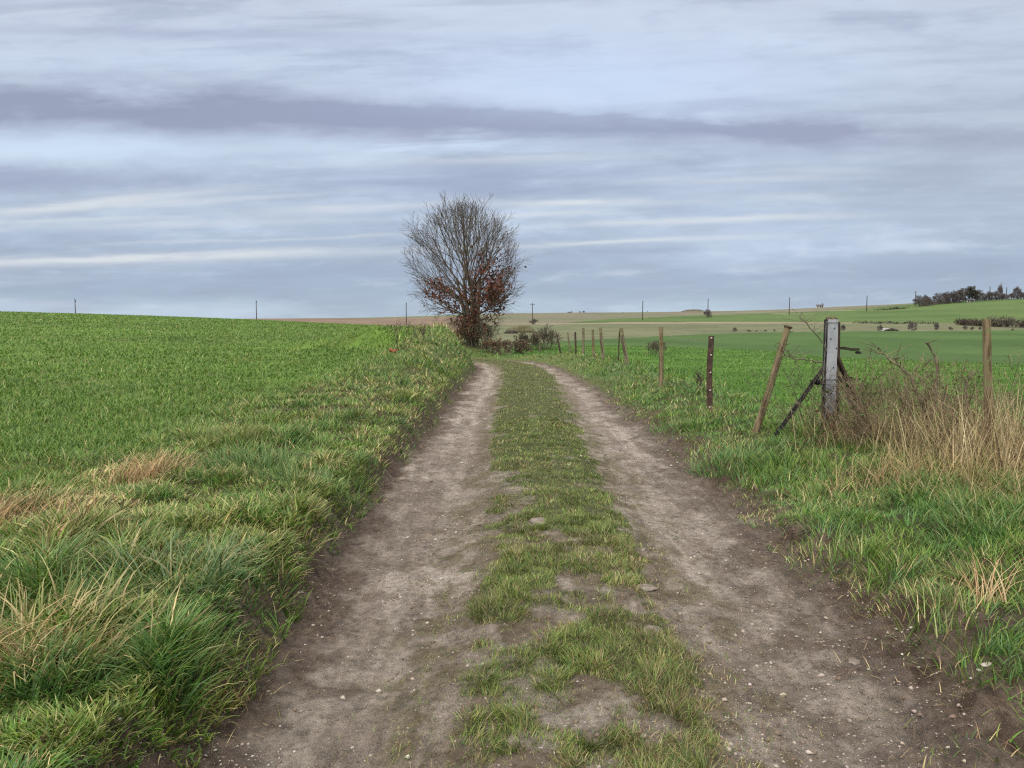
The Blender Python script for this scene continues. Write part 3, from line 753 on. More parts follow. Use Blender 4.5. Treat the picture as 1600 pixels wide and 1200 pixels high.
for i, (ox, oy) in enumerate(((-.10, 0), (.08, .05), (.02, -.08), (.16, -.03), (-.2, .05))):
    main.add([(ox*.6, oy, -.3), (ox, oy, .5), (ox*1.6, oy*1.5, 1.3), (ox*2.4-.05, oy*2, 2.2), (ox*3.2-.1, oy*3, 3.2)], [.16, .13, .10, .08, .05], 7)
for i in range(44):
    u = (i+.5)/44
    th = .10+1.36*(1-u)**.75; phi = i*2.399+rnd.uniform(-.3, .3)
    z0 = 1.0+2.0*u**.8+rnd.uniform(-.25, .25)
    d = Vector((math.sin(th)*math.cos(phi), math.sin(th)*math.sin(phi), math.cos(th)))
    grow(Tt, brs, Vector((rnd.gauss(0, .12)-.05*z0, rnd.gauss(0, .12), z0)), d, 5.2, .041*rnd.uniform(.6, 1.15), 0, in_crown, 2, (5, 4, 3, 3), .085+.05*u, .13, (10, 6, 4), (.52, .66, .7), .0052, rnd)
link('trunk', main.make('trunk'), M_twig, tree)
link('limbs', Tt[0].make('limbs'), M_twig, tree)
tw = Tubes(); tw.v = Tt[1].v+Tt[2].v; tw.f = Tt[1].f+[f+Tt[1].n for f in Tt[2].f]; tw.n = Tt[1].n+Tt[2].n
link('twigs', tw.make('twigs'), M_twig, tree)
# dead leaves cling to the lower twigs, in the patches where the photo shows them
F37 = 37/1200
def patch(px, py, sx, sy_): return ((px-738)*F37, (531-py)*F37, sx*F37, sy_*F37)
PT = [patch(684, 446, 13, 14), patch(766, 436, 20, 26), patch(752, 462, 26, 18), patch(772, 420, 12, 16), patch(715, 476, 18, 12), patch(735, 490, 28, 16), patch(700, 455, 16, 10), patch(730, 505, 20, 16)]
PW = [.75, .85, .85, .25, .55, .6, .3, .5]
lp = []
for lvl, pts in brs:
    if lvl < 1: continue
    for q in pts[1:]:
        pr = max(w*math.exp(-((q.x-a)/c)**2-((q.z-b)/e)**2) for (a, b, c, e), w in zip(PT, PW))
        for _ in range(3):
            if rnd.random() < pr*.75: lp.append((q.x+rnd.gauss(0, .07), q.y+rnd.gauss(0, .07), q.z+rnd.gauss(0, .07)))
lo = leaf_quads('dead_leaves', lp, .080, pal(len(lp), [(.17, .068, .048), (.115, .05, .04), (.24, .11, .068), (.08, .045, .038)], [4, 3, 1.2, 2.5]), M_leaf, tree)

# ------------------------------------------------------------------ shrubs
def shrub(name, loc, w, dp, h, nst, label, cat, mat, maxl=2, lvl0=.012, leafc=None, nleaf=0, lsz=.03, group=None, seed=1, spread=1.0, minr=.004, kids=(7, 5, 3), trop=.05):
    rd = random.Random(seed)
    o = empty(name, loc, label, cat, group)
    T = [Tubes()]; br = []
    ins = lambda p: (p.x/(w*.5))**2+(p.y/(dp*.5))**2+((p.z-h*.42)/(h*.6))**2 < 1
    for i in range(nst):
        th = abs(rd.gauss(0, .55))*spread; ph = rd.uniform(0, 6.283)
        b = Vector((rd.uniform(-.32, .32)*w, rd.uniform(-.3, .3)*dp, -.03))
        grow(T, br, b, Vector((math.sin(th)*math.cos(ph)*1.2, math.sin(th)*math.sin(ph), math.cos(th))).normalized(), h*rd.uniform(.7, 1.15), lvl0, 0, ins, maxl, (4, 3, 3, 3), trop, .2, kids, (.6, .7, .8), minr, rd)
    link('stems', T[0].make('stems'), mat, o)
    if nleaf:
        al = [q for l, p in br if l > 0 for q in p]
        P = [tuple(rd.choice(al)+Vector((rd.gauss(0, .04), rd.gauss(0, .04), rd.gauss(0, .04)))*(h/1.2)) for _ in range(nleaf)]
        leaf_quads('leaves', P, lsz, leafc(nleaf), M_leaf, o)
    return o
def on_ground(px, py, d):
    p = at(px, py, d); p.z = gz1(p.x, p.y); return p
rust = lambda n: pal(n, [(.19, .075, .048), (.26, .12, .065), (.12, .06, .04), (.32, .20, .12)], [3, 2, 3, 1])
pinkb = lambda n: pal(n, [(.27, .175, .13), (.36, .27, .19), (.17, .11, .085), (.15, .15, .07)], [3, 2, 2, 1.5])
darkg = lambda n: pal(n, [(.085, .075, .055), (.13, .115, .08), (.09, .10, .05)], [3, 2, 1])
shrub('thicket', on_ground(733, 535, 36.2), 1.7, 1.5, 1.15, 26, 'dense rusty brown thicket wrapped round the foot of the bare tree', 'bush', M_twigg, 2, .012, rust, 1300, .045, seed=3, minr=.007)
shrub('thicket', on_ground(757, 530, 36.6), 1.35, 1.2, 1.35, 20, 'dark grey-green twiggy bush leaning out to the right of the tree foot', 'bush', M_twigg, 2, .013, darkg, 500, .035, seed=4, minr=.006)
shrub('bramble_hedge', on_ground(772, 556, 35.5), 1.7, 1.3, .65, 20, 'reddish brown bramble thicket just right of and below the tree', 'bush', M_twigg, 2, .010, rust, 700, .04, seed=5, minr=.006)
shrub('bramble_hedge', on_ground(806, 556, 38.0), 1.9, 1.3, .60, 20, 'pinkish brown bramble thicket between the tree and the dark roadside shrubs', 'bush', M_twigg, 2, .010, pinkb, 1300, .04, seed=6, minr=.006)
shrub('roadside_shrub', on_ground(826, 548, 42.0), 1.5, 1.3, .9, 18, 'low rounded dark shrub behind the track bend, left of the taller one', 'bush', M_twigg, 2, .011, darkg, 150, .035, seed=7, minr=.008)
shrub('roadside_shrub', on_ground(848, 548, 42.5), 1.25, 1.2, 1.2, 17, 'taller ragged dark shrub behind the track bend with a pale post before it', 'bush', M_twigg, 2, .011, darkg, 120, .035, seed=8, minr=.008)
shrub('lone_bush', on_ground(1022, 540, 36.0), .95, .8, .62, 22, 'small leafless brown bush in the pasture beside the thin wooden post', 'bush', M_twigg, 2, .009, None, 0, seed=9, minr=.0045)

# ------------------------------------------------------------------ fence posts along the right verge
FG = 'old posts of the broken field fence'
def wood_post(pt, pb, d, wpx, mat, label, name='fence_post', sides=9, square=False, dl=None, slant=.0, group=FG, rough=.14):
    b = at(pb[0], pb[1], d); b.z = gz1(b.x, b.y); t = at(pt[0], pt[1], dl or d)
    o = empty(name, b, label, 'post', group)
    Lh = aim(o, b, t); r = wpx/1200*d/2*.92
    link('shaft', bm_mesh('shaft', post_bm(Lh, r, sides, .95, rough, pt[0]*.37, square, .25, slant)), mat, o)
    return o, Lh, r
# nearest steel strip post with its row of pale insulators
o, Lh, r = wood_post((1111, 525), (1108, 634), 12.0, 10.5, M_rust, 'dark rusty iron post studded with a row of pale insulators', 'steel_post', 4, True, rough=.02)
o['group'] = FG
for i, yy in enumerate((528, 552, 577, 602, 626)):
    q = o.rotation_euler.to_matrix().inverted() @ Vector((-.1, -1, 0)).normalized()
    bm = bmesh.new(); bmesh.ops.create_uvsphere(bm, u_segments=8, v_segments=6, radius=.016, matrix=Matrix.Translation(Vector((0, 0, Lh*(634-yy)/109))+q*r*1.15))
    link('insulator', bm_mesh('insulator', bm, True), M_white, o)
wood_post((1033, 511), (1033, 598), 16.0, 7.5, M_wood, 'upright thin brown wooden post alone before the small pasture bush')
wood_post((970, 513), (980, 570), 23.0, 6.8, M_wood_grey, 'greyish post leaning left, nearest of the bunch by the bend')
wood_post((968, 518), (966, 566), 24.5, 2.4, M_wood_dark, 'thin dark stake just behind the leaning greyish post')
wood_post((938, 512), (943, 560), 26.0, 5.4, M_wood_grey, 'crooked grey post with a split foot, second of the bunch by the bend')
wood_post((926, 515), (928, 558), 27.5, 4.2, M_wood, 'slim light brown post right of the pale post')
wood_post((911, 513), (911, 553), 29.0, 4.4, M_wood_grey, 'pale lichen-covered post between a slim brown and a dark post')
wood_post((899, 519), (900, 553), 29.5, 3.4, M_wood_dark, 'straight dark post right of the thin broken stakes')
wood_post((887, 519), (889, 553), 30.5, 2.2, M_wood_grey, 'thin grey stake between two dark posts near the bend')
wood_post((889, 532), (895, 553), 30.2, 1.6, M_wood_grey, 'short thin broken stake tilted against the tall thin grey one')
wood_post((870, 523), (876, 552), 31.0, 3.2, M_wood_dark, 'dark post leaning left, last of the bunch towards the shrubs')
wood_post((843, 519), (843, 546), 39.5, 3.2, M_wood_grey, 'pale grey post standing before the taller dark shrub')
wood_post((831, 524), (831, 546), 40.0, 2.2, M_wood_grey, 'thin pale post before the low rounded dark shrub')
wood_post((823, 533), (823, 547), 40.0, 2.2, M_wood_dark, 'short dark stake at the left foot of the low shrub')
# leaning post and the tall post in the dry weeds
lean, lh, lr = wood_post((1231, 511), (1181, 664), 9.5, 11.0, M_wood, 'knotty lichen-grown wooden post leaning right beside the corner assembly', sides=11, slant=.012)
wood_post((1542, 500), (1546, 738), 6.7, 13.5, M_wood, 'tall upright brown wooden post rising from the dry weeds', sides=11, slant=.01)
bm = bmesh.new(); bmesh.ops.create_icosphere(bm, subdivisions=3, radius=.05, matrix=Matrix.Translation((0, 0, lh)) @ Matrix.Diagonal((1.1, 1, .45, 1))); jitter(bm, .012, 30)
link('lichen_cap', bm_mesh('lichen_cap', bm, True), M_moss, lean)
for q in range(9):
    T = Tubes(); z0 = lh*random.uniform(.62, .98); a = random.uniform(0, 6.28); p = Vector((lr*math.cos(a), lr*math.sin(a), z0)); dv = Vector((math.cos(a), math.sin(a), random.uniform(-.3, .6))).normalized()
    T.add([tuple(p), tuple(p+dv*.03), tuple(p+dv*.07+Vector((0, 0, .01)))], [.006, .005, .002], 4)
    link('stub', T.make('stub'), M_wood, lean)

# strands of wire left between the far posts
def wire(a, b, sag, label, d1, d2):
    p = at(a[0], a[1], d1); q = at(b[0], b[1], d2); pts = []
    for i in range(13):
        u = i/12; m = p.lerp(q, u); pts.append((m.x, m.y, m.z-sag*4*u*(1-u)))
    T = Tubes(); T.add(pts, [.004]*13, 4); 
    tag(link('fence_wire', T.make('fence_wire'), M_wire), label, 'wire', 'wires strung between the far posts')
wire((939, 516), (971, 516), .03, 'top wire sagging between the crooked grey post and the leaning post', 25.9, 22.9)
wire((911, 521), (939, 519), .05, 'wire between the pale lichen-covered post and the crooked grey post', 28.9, 25.9)
wire((870, 527), (899, 523), .04, 'wire between the last leaning dark post and the straight dark post', 30.9, 29.4)
wire((1111, 530), (1033, 519), .08, 'thin wire from the rusty iron post to the thin wooden post', 11.95, 15.95)

# ------------------------------------------------------------------ corner assembly
D = 8.9
b = at(1294, 672, D); b.z = gz1(b.x, b.y); topz = at(1294, 499, D).z
gp = empty('gate_post', b, 'tall pale galvanised steel post with bolt holes, centre of the fence corner', 'post', None, R(-6))
Hh = topz-b.z
def channel(wd, dp, th, z0, z1):
    bm = bmesh.new()
    prof = [(-wd/2, -dp/2), (wd/2, -dp/2), (wd/2, dp/2), (wd/2-th, dp/2), (wd/2-th, -dp/2+th), (-wd/2+th, -dp/2+th), (-wd/2+th, dp/2), (-wd/2, dp/2)]
    rings = []
    nz_ = 10
    for i in range(nz_+1):
        z = z0+(z1-z0)*i/nz_
        rings.append([bm.verts.new((x+.002*math.sin(i*1.7), y, z)) for x, y in prof])
    for p, q in zip(rings[:-1], rings[1:]):
        for k in range(8): bm.faces.new((p[k], p[(k+1) % 8], q[(k+1) % 8], q[k]))
    bm.faces.new(rings[-1]); bm.faces.new(rings[0][::-1])
    bmesh.ops.bevel(bm, geom=[e for e in bm.edges if abs((e.verts[0].co-e.verts[1].co).z) > .01], offset=.006, segments=2, affect='EDGES')
    return bm
link('channel', bm_mesh('channel', channel(.112, .10, .009, -.25, Hh)), M_steel, gp)
bm = bmesh.new(); bm_box(bm, (.016, .085, Hh+.2), Matrix.Translation((-.068, .0, Hh/2-.1)), .003)
link('side_flange', bm_mesh('side_flange', bm), M_black, gp)
for x, z in ((.015, Hh-.10), (.02, Hh-.55), (-.02, Hh-.22), (.045, Hh-.33), (.01, Hh-.85)):
    bm = bmesh.new(); bmesh.ops.create_cone(bm, cap_ends=True, segments=8, radius1=.008, radius2=.007, depth=.008, matrix=Matrix.Translation((x, -.053, z)) @ Matrix.Rotation(R(90), 4, 'X'))
    link('bolt', bm_mesh('bolt', bm), M_black, gp)
bm = bmesh.new(); bmesh.ops.create_icosphere(bm, subdivisions=3, radius=.07, matrix=Matrix.Translation((0, .01, Hh+.005)) @ Matrix.Diagonal((.95, .7, .42, 1))); jitter(bm, .02, 26)
link('moss_cap', bm_mesh('moss_cap', bm, True), M_moss, gp)
bm = bmesh.new(); bm_box(bm, (.1, .012, .34), Matrix.Translation((0, -.062, .12)) @ Matrix.Rotation(R(4), 4, 'Y'), .003); jitter(bm, .012, 9)
link('rust_plate', bm_mesh('rust_plate', bm), M_rust, gp)
T = Tubes(); T.add([(-.075, -.056, Hh-.02), (-.082, -.06, Hh-.1), (-.078, -.058, Hh-.22), (-.085, -.06, Hh-.5), (-.098, -.06, Hh-.62), (-.08, -.058, Hh-.74)], [.004]*6, 5)
for z in (Hh-.03, Hh-.68):
    T.add([(-.088, -.062, z), (0, -.064, z-.004), (.072, -.062, z+.004)], [.0035]*3, 5)
link('tie_wire', T.make('tie_wire'), M_wire, gp)
# rusty timber post behind it
wood_post((1308, 503), (1306, 668), 9.06, 9, M_rust, 'reddish brown post pressed against the back of the steel post', sides=8, square=True, rough=.06)
def beam(name, p, q, wd, th, mat, label, cat, rough=0.0, group=None, parent=None):
    o = empty(name, p, label, cat, group); Lb = aim(o, p, q)
    bm = bmesh.new(); bm_box(bm, (wd, th, Lb), Matrix.Translation((0, 0, Lb/2)), min(wd, th)*.12)
    if rough:
        bmesh.ops.subdivide_edges(bm, edges=bm.edges[:], cuts=3, use_grid_fill=True); jitter(bm, rough, 7, p.x)
    link('bar', bm_mesh('bar', bm), mat, o); return o, Lb
pb = at(1205, 664, 9.15); pb.z = gz1(pb.x, pb.y)-.03
so_, Ls = beam('brace_strut', pb, at(1287, 575, 8.97), .045, .045, M_black, 'black iron strut propping the steel post from the left', 'brace')
for f in (.42, .52):
    bm = bmesh.new(); bm_box(bm, (.058, .058, .012), Matrix.Translation((0, 0, Ls*f)), .002)
    link('collar', bm_mesh('collar', bm), M_wire, so_)
pb = at(1368, 640, 9.5); pb.z = gz1(pb.x, pb.y)-.05
beam('brace_plank', pb, at(1303, 553, 9.0), .10, .045, M_wood_dark, 'dark brown plank propping the steel post from the right', 'brace', .008)
pb = at(1356, 644, 9.2); pb.z = gz1(pb.x, pb.y)-.05
beam('brace_pole', pb, at(1305, 571, 8.93), .035, .032, M_wood_grey, 'thin pale pole leaning beside the dark plank brace', 'brace', .006)
p = at(1309, 544, 9.05)
o, Lb = beam('broken_rail', p, at(1341, 546, 9.3), .034, .03, M_wood_dark, 'short broken wooden rail jutting right from the post', 'rail', .012)
p = at(1311, 590, 9.05)
beam('broken_rail', p, at(1334, 591, 9.2), .026, .03, M_black, 'short dark bracket jutting right from the post low down', 'rail', .006)
def insul(px, py, d, label, sc):
    o = empty('insulator', at(px, py, d), label, 'insulator')
    bm = bmesh.new()
    for k in range(3): bmesh.ops.create_cone(bm, cap_ends=True, segments=10, radius1=.030*sc, radius2=.022*sc, depth=.022*sc, matrix=Matrix.Translation(((k-1)*.034*sc, 0, 0)) @ Matrix.Rotation(R(90), 4, 'Y'))
    bm_box(bm, (.15*sc, .012*sc, .012*sc), Matrix.Rotation(R(12), 4, 'Y'))
    link('body', bm_mesh('body', bm), M_black, o)
    T = Tubes(); T.add([(-.07*sc, 0, 0), (-.03*sc, .01, .03*sc), (.03*sc, 0, .028*sc), (.075*sc, 0, -.012*sc)], [.004]*4, 4)
    link('hook', T.make('hook'), M_black, o); return o
i1 = insul(1278, 597, 8.95, 'black ribbed insulator hanging between the strut and the steel post', 1.25)
i2 = insul(1341, 551, 9.3, 'black insulator hung at the tip of the broken rail', .55)
# tie wires carry the insulators
T = Tubes(); T.add([tuple(at(1288, 590, 8.93)), tuple(at(1282, 594, 8.95)), tuple(at(1272, 599, 8.95)), tuple(at(1266, 597, 9.0))], [.005]*4, 4)
tag(link('tie_wire', T.make('tie_wire'), M_black), 'short black wire holding the ribbed insulator to the post and strut', 'wire')

# ------------------------------------------------------------------ thorny twigs, dead branches and dry weeds round the corner
def stick(name, pts, rad, mat, label, cat, twigs=0, seed=1, tl=.25):
    P = [at(*q) for q in pts]; rd = random.Random(seed); base = P[0].copy()
    T = Tubes(); fine = []
    for a, b_ in zip(P[:-1], P[1:]):
        for k in range(4): fine.append(a.lerp(b_, k/4)-base+Vector((rd.gauss(0, .006), rd.gauss(0, .006), rd.gauss(0, .006)))*(1 if k else .3))
    fine.append(P[-1]-base); n = len(fine)
    T.add([tuple(q) for q in fine], [rad*(1-.55*i/n)*rd.uniform(.85, 1.15) for i in range(n)], 6)
    for _ in range(twigs):
        i = rd.randrange(n//3, n); a = fine[i]; d = Vector((rd.gauss(0, 1), rd.gauss(0, 1), rd.uniform(.0, 1.2))).normalized(); l = tl*rd.uniform(.4, 1.2)
        T.add([tuple(a), tuple(a+d*l*.5+Vector((0, 0, .01))), tuple(a+d*l+Vector((rd.gauss(0, .03), 0, .03)))], [rad*.38, rad*.28, .0025], 3)
    o = link(name, T.make(name), mat); o.location = base
    return tag(o, label, cat)
stick('dead_branch', [(1452, 668, 8.0), (1440, 630, 7.9), (1423, 585, 7.9), (1398, 568, 7.95), (1380, 552, 8.0), (1373, 543, 8.0)], .017, M_wood_grey, 'forked dead branch arching left above the dry weeds', 'branch', 14, 3, .2)
stick('bent_stick', [(1459, 640, 8.6), (1462, 600, 8.6), (1465, 570, 8.6), (1459, 553, 8.6), (1450, 538, 8.6), (1446, 535, 8.6)], .019, M_wood_grey, 'crooked pale grey stick hooked at its tip, left of the tall post', 'branch', 4, 4, .12)
stick('forked_stick', [(1508, 665, 8.4), (1511, 620, 8.4), (1512, 595, 8.4), (1515, 580, 8.4)], .011, M_twigg, 'short pale forked stick right beside the tall wooden post', 'branch', 6, 5, .16)
stick('bare_sapling', [(1286, 566, 8.7), (1262, 563, 8.7), (1240, 560, 8.7), (1222, 556, 8.75)], .009, M_twigg, 'thin bare twig lying across from the steel post to the leaning post', 'branch', 14, 6, .26)
stick('bare_sapling', [(1292, 548, 8.75), (1280, 528, 8.75), (1262, 508, 8.75), (1250, 497, 8.8)], .008, M_twigg, 'thin bare twig reaching up left from the steel post', 'branch', 16, 7, .26)
stick('fallen_stalk', [(1284, 668, 8.75), (1265, 648, 8.75), (1243, 625, 8.8)], .007, M_wood_grey, 'pale straight stalk leaning left at the foot of the steel post', 'stalk', 0, 8)
def bramble(px, py, d, w, h, n, seed, label, nl=0, mat=None):
    p = on_ground(px, py, d)
    return shrub('bramble', p, w, w*.8, h, n, label, 'bramble', mat or M_bram, 2, .0065, (lambda k: pal(k, [(.06, .14, .035), (.12, .055, .035), (.05, .10, .03)], [3, 1.5, 1])) if nl else None, nl, .03, seed=seed, spread=1.5, minr=.0022, kids=(6, 3), trop=-.03)
M_bram = mat_two('bramble_stem', (.095, .072, .048), (.27, .215, .14), 9, (1, 1, .3), .85)
bramble(1330, 668, 8.7, .95, .75, 24, 31, 'tangled bramble with a few green leaves at the foot of the steel post', 90)
bramble(1400, 690, 8.2, 1.3, .95, 30, 32, 'thorny brown bramble under the forked dead branch', 14)
bramble(1480, 700, 7.6, 1.3, .95, 28, 33, 'thorny brown bramble left of the tall wooden post', 8)
bramble(1575, 700, 7.2, 1.0, .85, 20, 34, 'thorny brown bramble right of the tall wooden post', 0)
bramble(1262, 520+150, 8.9, .6, 1.05, 8, 35, 'sparse bare bush between the leaning post and the steel post', 0, M_twigg)
shrub('dock_seedhead', on_ground(1478, 690, 8.0), .38, .3, .78, 9, 'dark reddish brown bushy seed head among the dry weeds', 'weed', M_twig, 1, .005, lambda k: pal(k, [(.06, .026, .024), (.09, .04, .032)], [2, 1]), 420, .016, seed=41, minr=.0025)

def stalks(name, spots, label, cat, hmin, hmax, cols, wts, wmin=.003, wmax=.007, bend=(.1, .9), kind=None, flow=None, k=4):
    xs, ys, hh = [], [], []
    for px, py, d, sx, sy2, n in spots:
        p = at(px, py, d); xs.append(p.x+rng.normal(0, sx, n)); ys.append(p.y+rng.normal(0, sy2, n)); hh.append(np.full(n, 1.0))
    x = np.concatenate(xs); y = np.concatenate(ys); n = len(x)
    L = rng.uniform(hmin, hmax, n); base = pal(n, cols, wts)
    laz = rng.uniform(0, 6.3, n) if flow is None else flow+rng.normal(0, .9, n)
    v, f, c = blades(x, y, ground_z(x, y)-.02, L, rng.uniform(wmin, wmax, n), laz, np.abs(rng.normal(0, .38, n)), rng.uniform(bend[0], bend[1], n), base, k)
    cx, cy = float(x.mean()), float(y.mean()); cz = gz1(cx, cy); v = v-np.array([[cx, cy, cz]], np.float32)
    o = link(name, mesh_from(name, v, f, True, c), M_straw); o.location = (cx, cy, cz)
    return tag(o, label, cat, kind=kind)
DRY = [(.45, .37, .21), (.30, .225, .125), (.60, .51, .31), (.13, .095, .062)]; DW = [3, 3, 2, 2.5]
stalks('dry_weed_clump', [(1440, 715, 7.8, .35, .25, 480), (1490, 720, 7.4, .3, .25, 520)], 'tall tangle of russet dry stalks left of the tall wooden post', 'weeds', .2, .85, DRY, DW, .003, .007, (.1, 1.7))
stalks('dry_weed_clump', [(1560, 735, 6.7, .28, .22, 900), (1625, 740, 6.4, .3, .22, 700)], 'tall stand of straw-coloured dry stalks round and right of the tall wooden post', 'weeds', .25, .95, DRY, [4, 2.5, 3, 2], .003, .008, (.05, 1.6))
stalks('dry_weed_clump', [(1375, 690, 8.3, .28, .2, 500), (1320, 680, 8.6, .25, .15, 250)], 'lower brown dry stalks between the steel post and the dead branch', 'weeds', .2, .60, DRY, [2, 3, 1, 3], .004, .008, (.2, 1.2))
stalks('dry_grass_mat', [(1560, 790, 6.0, .45, .3, 1300), (1450, 770, 6.6, .45, .25, 900), (1640, 830, 5.4, .3, .3, 500)], 'bleached flattened grass lying in front of the dry weeds', 'grass', .14, .42, [(.42, .33, .19), (.30, .27, .12), (.18, .20, .07), (.26, .17, .09)], [3, 2, 2, 1.5], .004, .008, (.8, 1.9), 'stuff')
def tussock(px, py, d, rad, n, L, label, cols, wts, seed=0, bend=(.7, 1.9), w=(.004, .009), flow=None):
    p = on_ground(px, py, d)
    a = rng.uniform(0, 6.283, n); r = rad*np.sqrt(rng.random(n))*(.75+.5*fbm(np.cos(a)*2+px, np.sin(a)*2+py, 1.0, 2))
    x = p.x+r*np.sin(a); y = p.y+r*np.cos(a)
    laz = a+rng.normal(0, .75, n) if flow is None else flow+rng.normal(0, .5, n)
    base = pal(n, cols, wts); tip = np.where((rng.random(n) < .2)[:, None], pal(n, [STRAW, PALE], [1, 1]), base*1.15)
    v, f, c = blades(x, y, ground_z(x, y)-.02, rng.uniform(.35, 1.1, n)*L, rng.uniform(w[0], w[1], n), laz, rng.uniform(.05, .8, n), rng.uniform(bend[0], bend[1], n), base, 5, tip)
    v = v-np.array([[p.x, p.y, p.z]], np.float32)
    o = link('grass_tussock', mesh_from('grass_tussock', v, f, True, c), M_blade); o.location = p
    return tag(o, label, 'tussock', 'thick grass tussocks on the verges')
BG = [(.085, .185, .05), (.115, .22, .06), (.06, .13, .035), (.19, .25, .07)]
tussock(395, 715, 6.9, .46, 520, .34, 'large dark bluish green tussock on the left verge behind the coarse pale one', BG, [3, 2, 1.5, 1.2])
tussock(265, 925, 3.95, .36, 460, .34, 'large coarse tussock of broad grey-green and straw blades near the left rut', [(.085, .165, .06), (.13, .20, .08), (.30, .29, .14), (.05, .11, .04)], [3, 3, 2, 2], bend=(.9, 1.9), w=(.006, .012))
tussock(70, 1130, 3.2, .40, 560, .34, 'long yellowing tussock sprawling at the bottom left corner', [(.14, .20, .045), (.30, .29, .12), (.07, .14, .03), (.42, .34, .18)], [3, 2.5, 2, 1.6], bend=(.9, 1.9), w=(.006, .012))
tussock(365, 668, 8.0, .30, 450, .36, 'yellow-green mounded tussock left of the dark bluish one', [(.14, .19, .045), (.20, .22, .07), (.09, .15, .03)], [3, 2, 2])
tussock(480, 745, 6.4, .40, 380, .26, 'rounded bluish green tussock nearer the left rut', BG, [3, 3, 1.5, 1.2])
tussock(1145, 706, 8.1, .46, 620, .31, 'large bluish green tussock overhanging the right rut before the leaning post', [(.09, .20, .055), (.125, .24, .075), (.06, .14, .04), (.20, .26, .08)], [3, 2, 1.5, 1])
tussock(1065, 655, 11.0, .40, 360, .24, 'small bluish tussock on the right verge by the iron post', BG, [3, 2, 1.5, 1.2])
tussock(1570, 855, 4.9, .35, 480, .30, 'bluish green tussock before the dry weeds at the right edge', BG, [3, 2, 1.5, 1.2])
def straw_patch(px, py, d, sx, sy2, n, label, flow):
    return stalks('straw_patch', [(px, py, d, sx, sy2, n)], label, 'dead grass', .18, .42, [(.48, .34, .19), (.40, .27, .14), (.30, .19, .10), (.55, .44, .27)], [3, 2, 1.5, 1.5], .003, .007, (1.2, 1.75), None, flow)
straw_patch(225, 762, 6.3, .18, .13, 420, 'flattened patch of orange-tan dead grass on the left verge', R(70))
straw_patch(5, 830, 4.9, .22, .2, 480, 'long bleached dead grass lying at the left edge of the frame', R(80))
straw_patch(15, 1150, 3.0, .14, .10, 160, 'small orange-tan dead grass patch in the bottom left corner', R(120))
straw_patch(1540, 965, 3.9, .05, .05, 45, 'little upright spray of bleached straw on the muddy right bank', R(20))
straw_patch(700, 520, 28.0, .38, .6, 900, 'pale dead grass topping the bank beside the bare tree', R(90))
# small scrap and dark weeds on the left bank
p = on_ground(615, 572, 19.5)
bm = bmesh.new(); bmesh.ops.create_icosphere(bm, subdivisions=3, radius=.1, matrix=Matrix.Translation((0, 0, .09)) @ Matrix.Diagonal((1.0, .6, .6, 1))); jitter(bm, .05, 11)
o = link('orange_scrap', bm_mesh('orange_scrap', bm), M_red); o.location = p; tag(o, 'small orange-red scrap lying in the grass of the left bank', 'litter')
for px, py, d, hh, sd_, lb in ((626, 575, 20.0, .85, 51, 'tallest thin dark dead weed standing on the left bank'), (662, 572, 21.5, .6, 52, 'shorter dark dead weed on the left bank nearer the tree'), (1092, 590, 14.5, .45, 53, 'small dark weed in the pasture left of the iron post')):
    shrub('dead_weed', on_ground(px, py, d), hh*.5, hh*.4, hh, 5, lb, 'weed', M_twig, 1, .006, darkg, 60, .02, seed=sd_, minr=.004)

# ------------------------------------------------------------------ utility poles along the skyline
UG = 'wooden utility poles crossing the far fields'
def upole(px, ptop, pbase, d, label, edge=True, twin=False):
    t = at(px, ptop, d); b = at(px, pbase, d); b.z = gz1(b.x, b.y)-.3; Hp = t.z-b.z
    o = empty('utility_pole', b, label, 'pole', UG, (R(88) if edge else 0)-math.atan2(b.x, b.y))
    T = Tubes(); T.add([(0, 0, 0), (0, 0, Hp*.5), (0, 0, Hp)], [.19*d/300, .16*d/300, .12*d/300], 8); link('shaft', T.make('shaft'), M_pole, o)
    bm = bmesh.new(); bm_box(bm, (2.0, .14, .16), Matrix.Translation((0, -.16, Hp-.55)), .02); link('crossarm', bm_mesh('crossarm', bm), M_pole, o)
    for x in (-.85, .85, 0):
        bm = bmesh.new(); zz = Hp-.47 if x else Hp+.02
        bmesh.ops.create_cone(bm, cap_ends=True, segments=8, radius1=.09, radius2=.05, depth=.3, matrix=Matrix.Translation((x, -.16 if x else 0, zz+.14)))
        link('insulator', bm_mesh('insulator', bm), M_slate, o)
    return o
upole(118, 468, 490, 215, 'leftmost utility pole, its foot hidden by the green field')
upole(401, 470, 501, 270, 'utility pole where the green crop meets the brown field on the left')
upole(635, 473, 505, 300, 'utility pole in the brown field just left of the bare tree')
upole(832, 474, 502, 330, 'utility pole with its crossarm seen broadside, right of the bare tree', False)
upole(1004, 470, 496, 372, 'slim utility pole over the middle of the fence posts')
upole(1106, 467, 490, 405, 'utility pole rising from a dark bush')
upole(1233, 465, 489, 430, 'utility pole left of and behind the steel post')
upole(1354, 462, 485, 460, 'utility pole right of and behind the steel post')
upole(1430, 455, 478, 520, 'utility pole at the left end of the far wood', False)
upole(1546, 448, 470, 560, 'utility pole rising above the middle of the far wood')
upole(1572, 449, 470, 560, 'utility pole near the right end of the far wood')

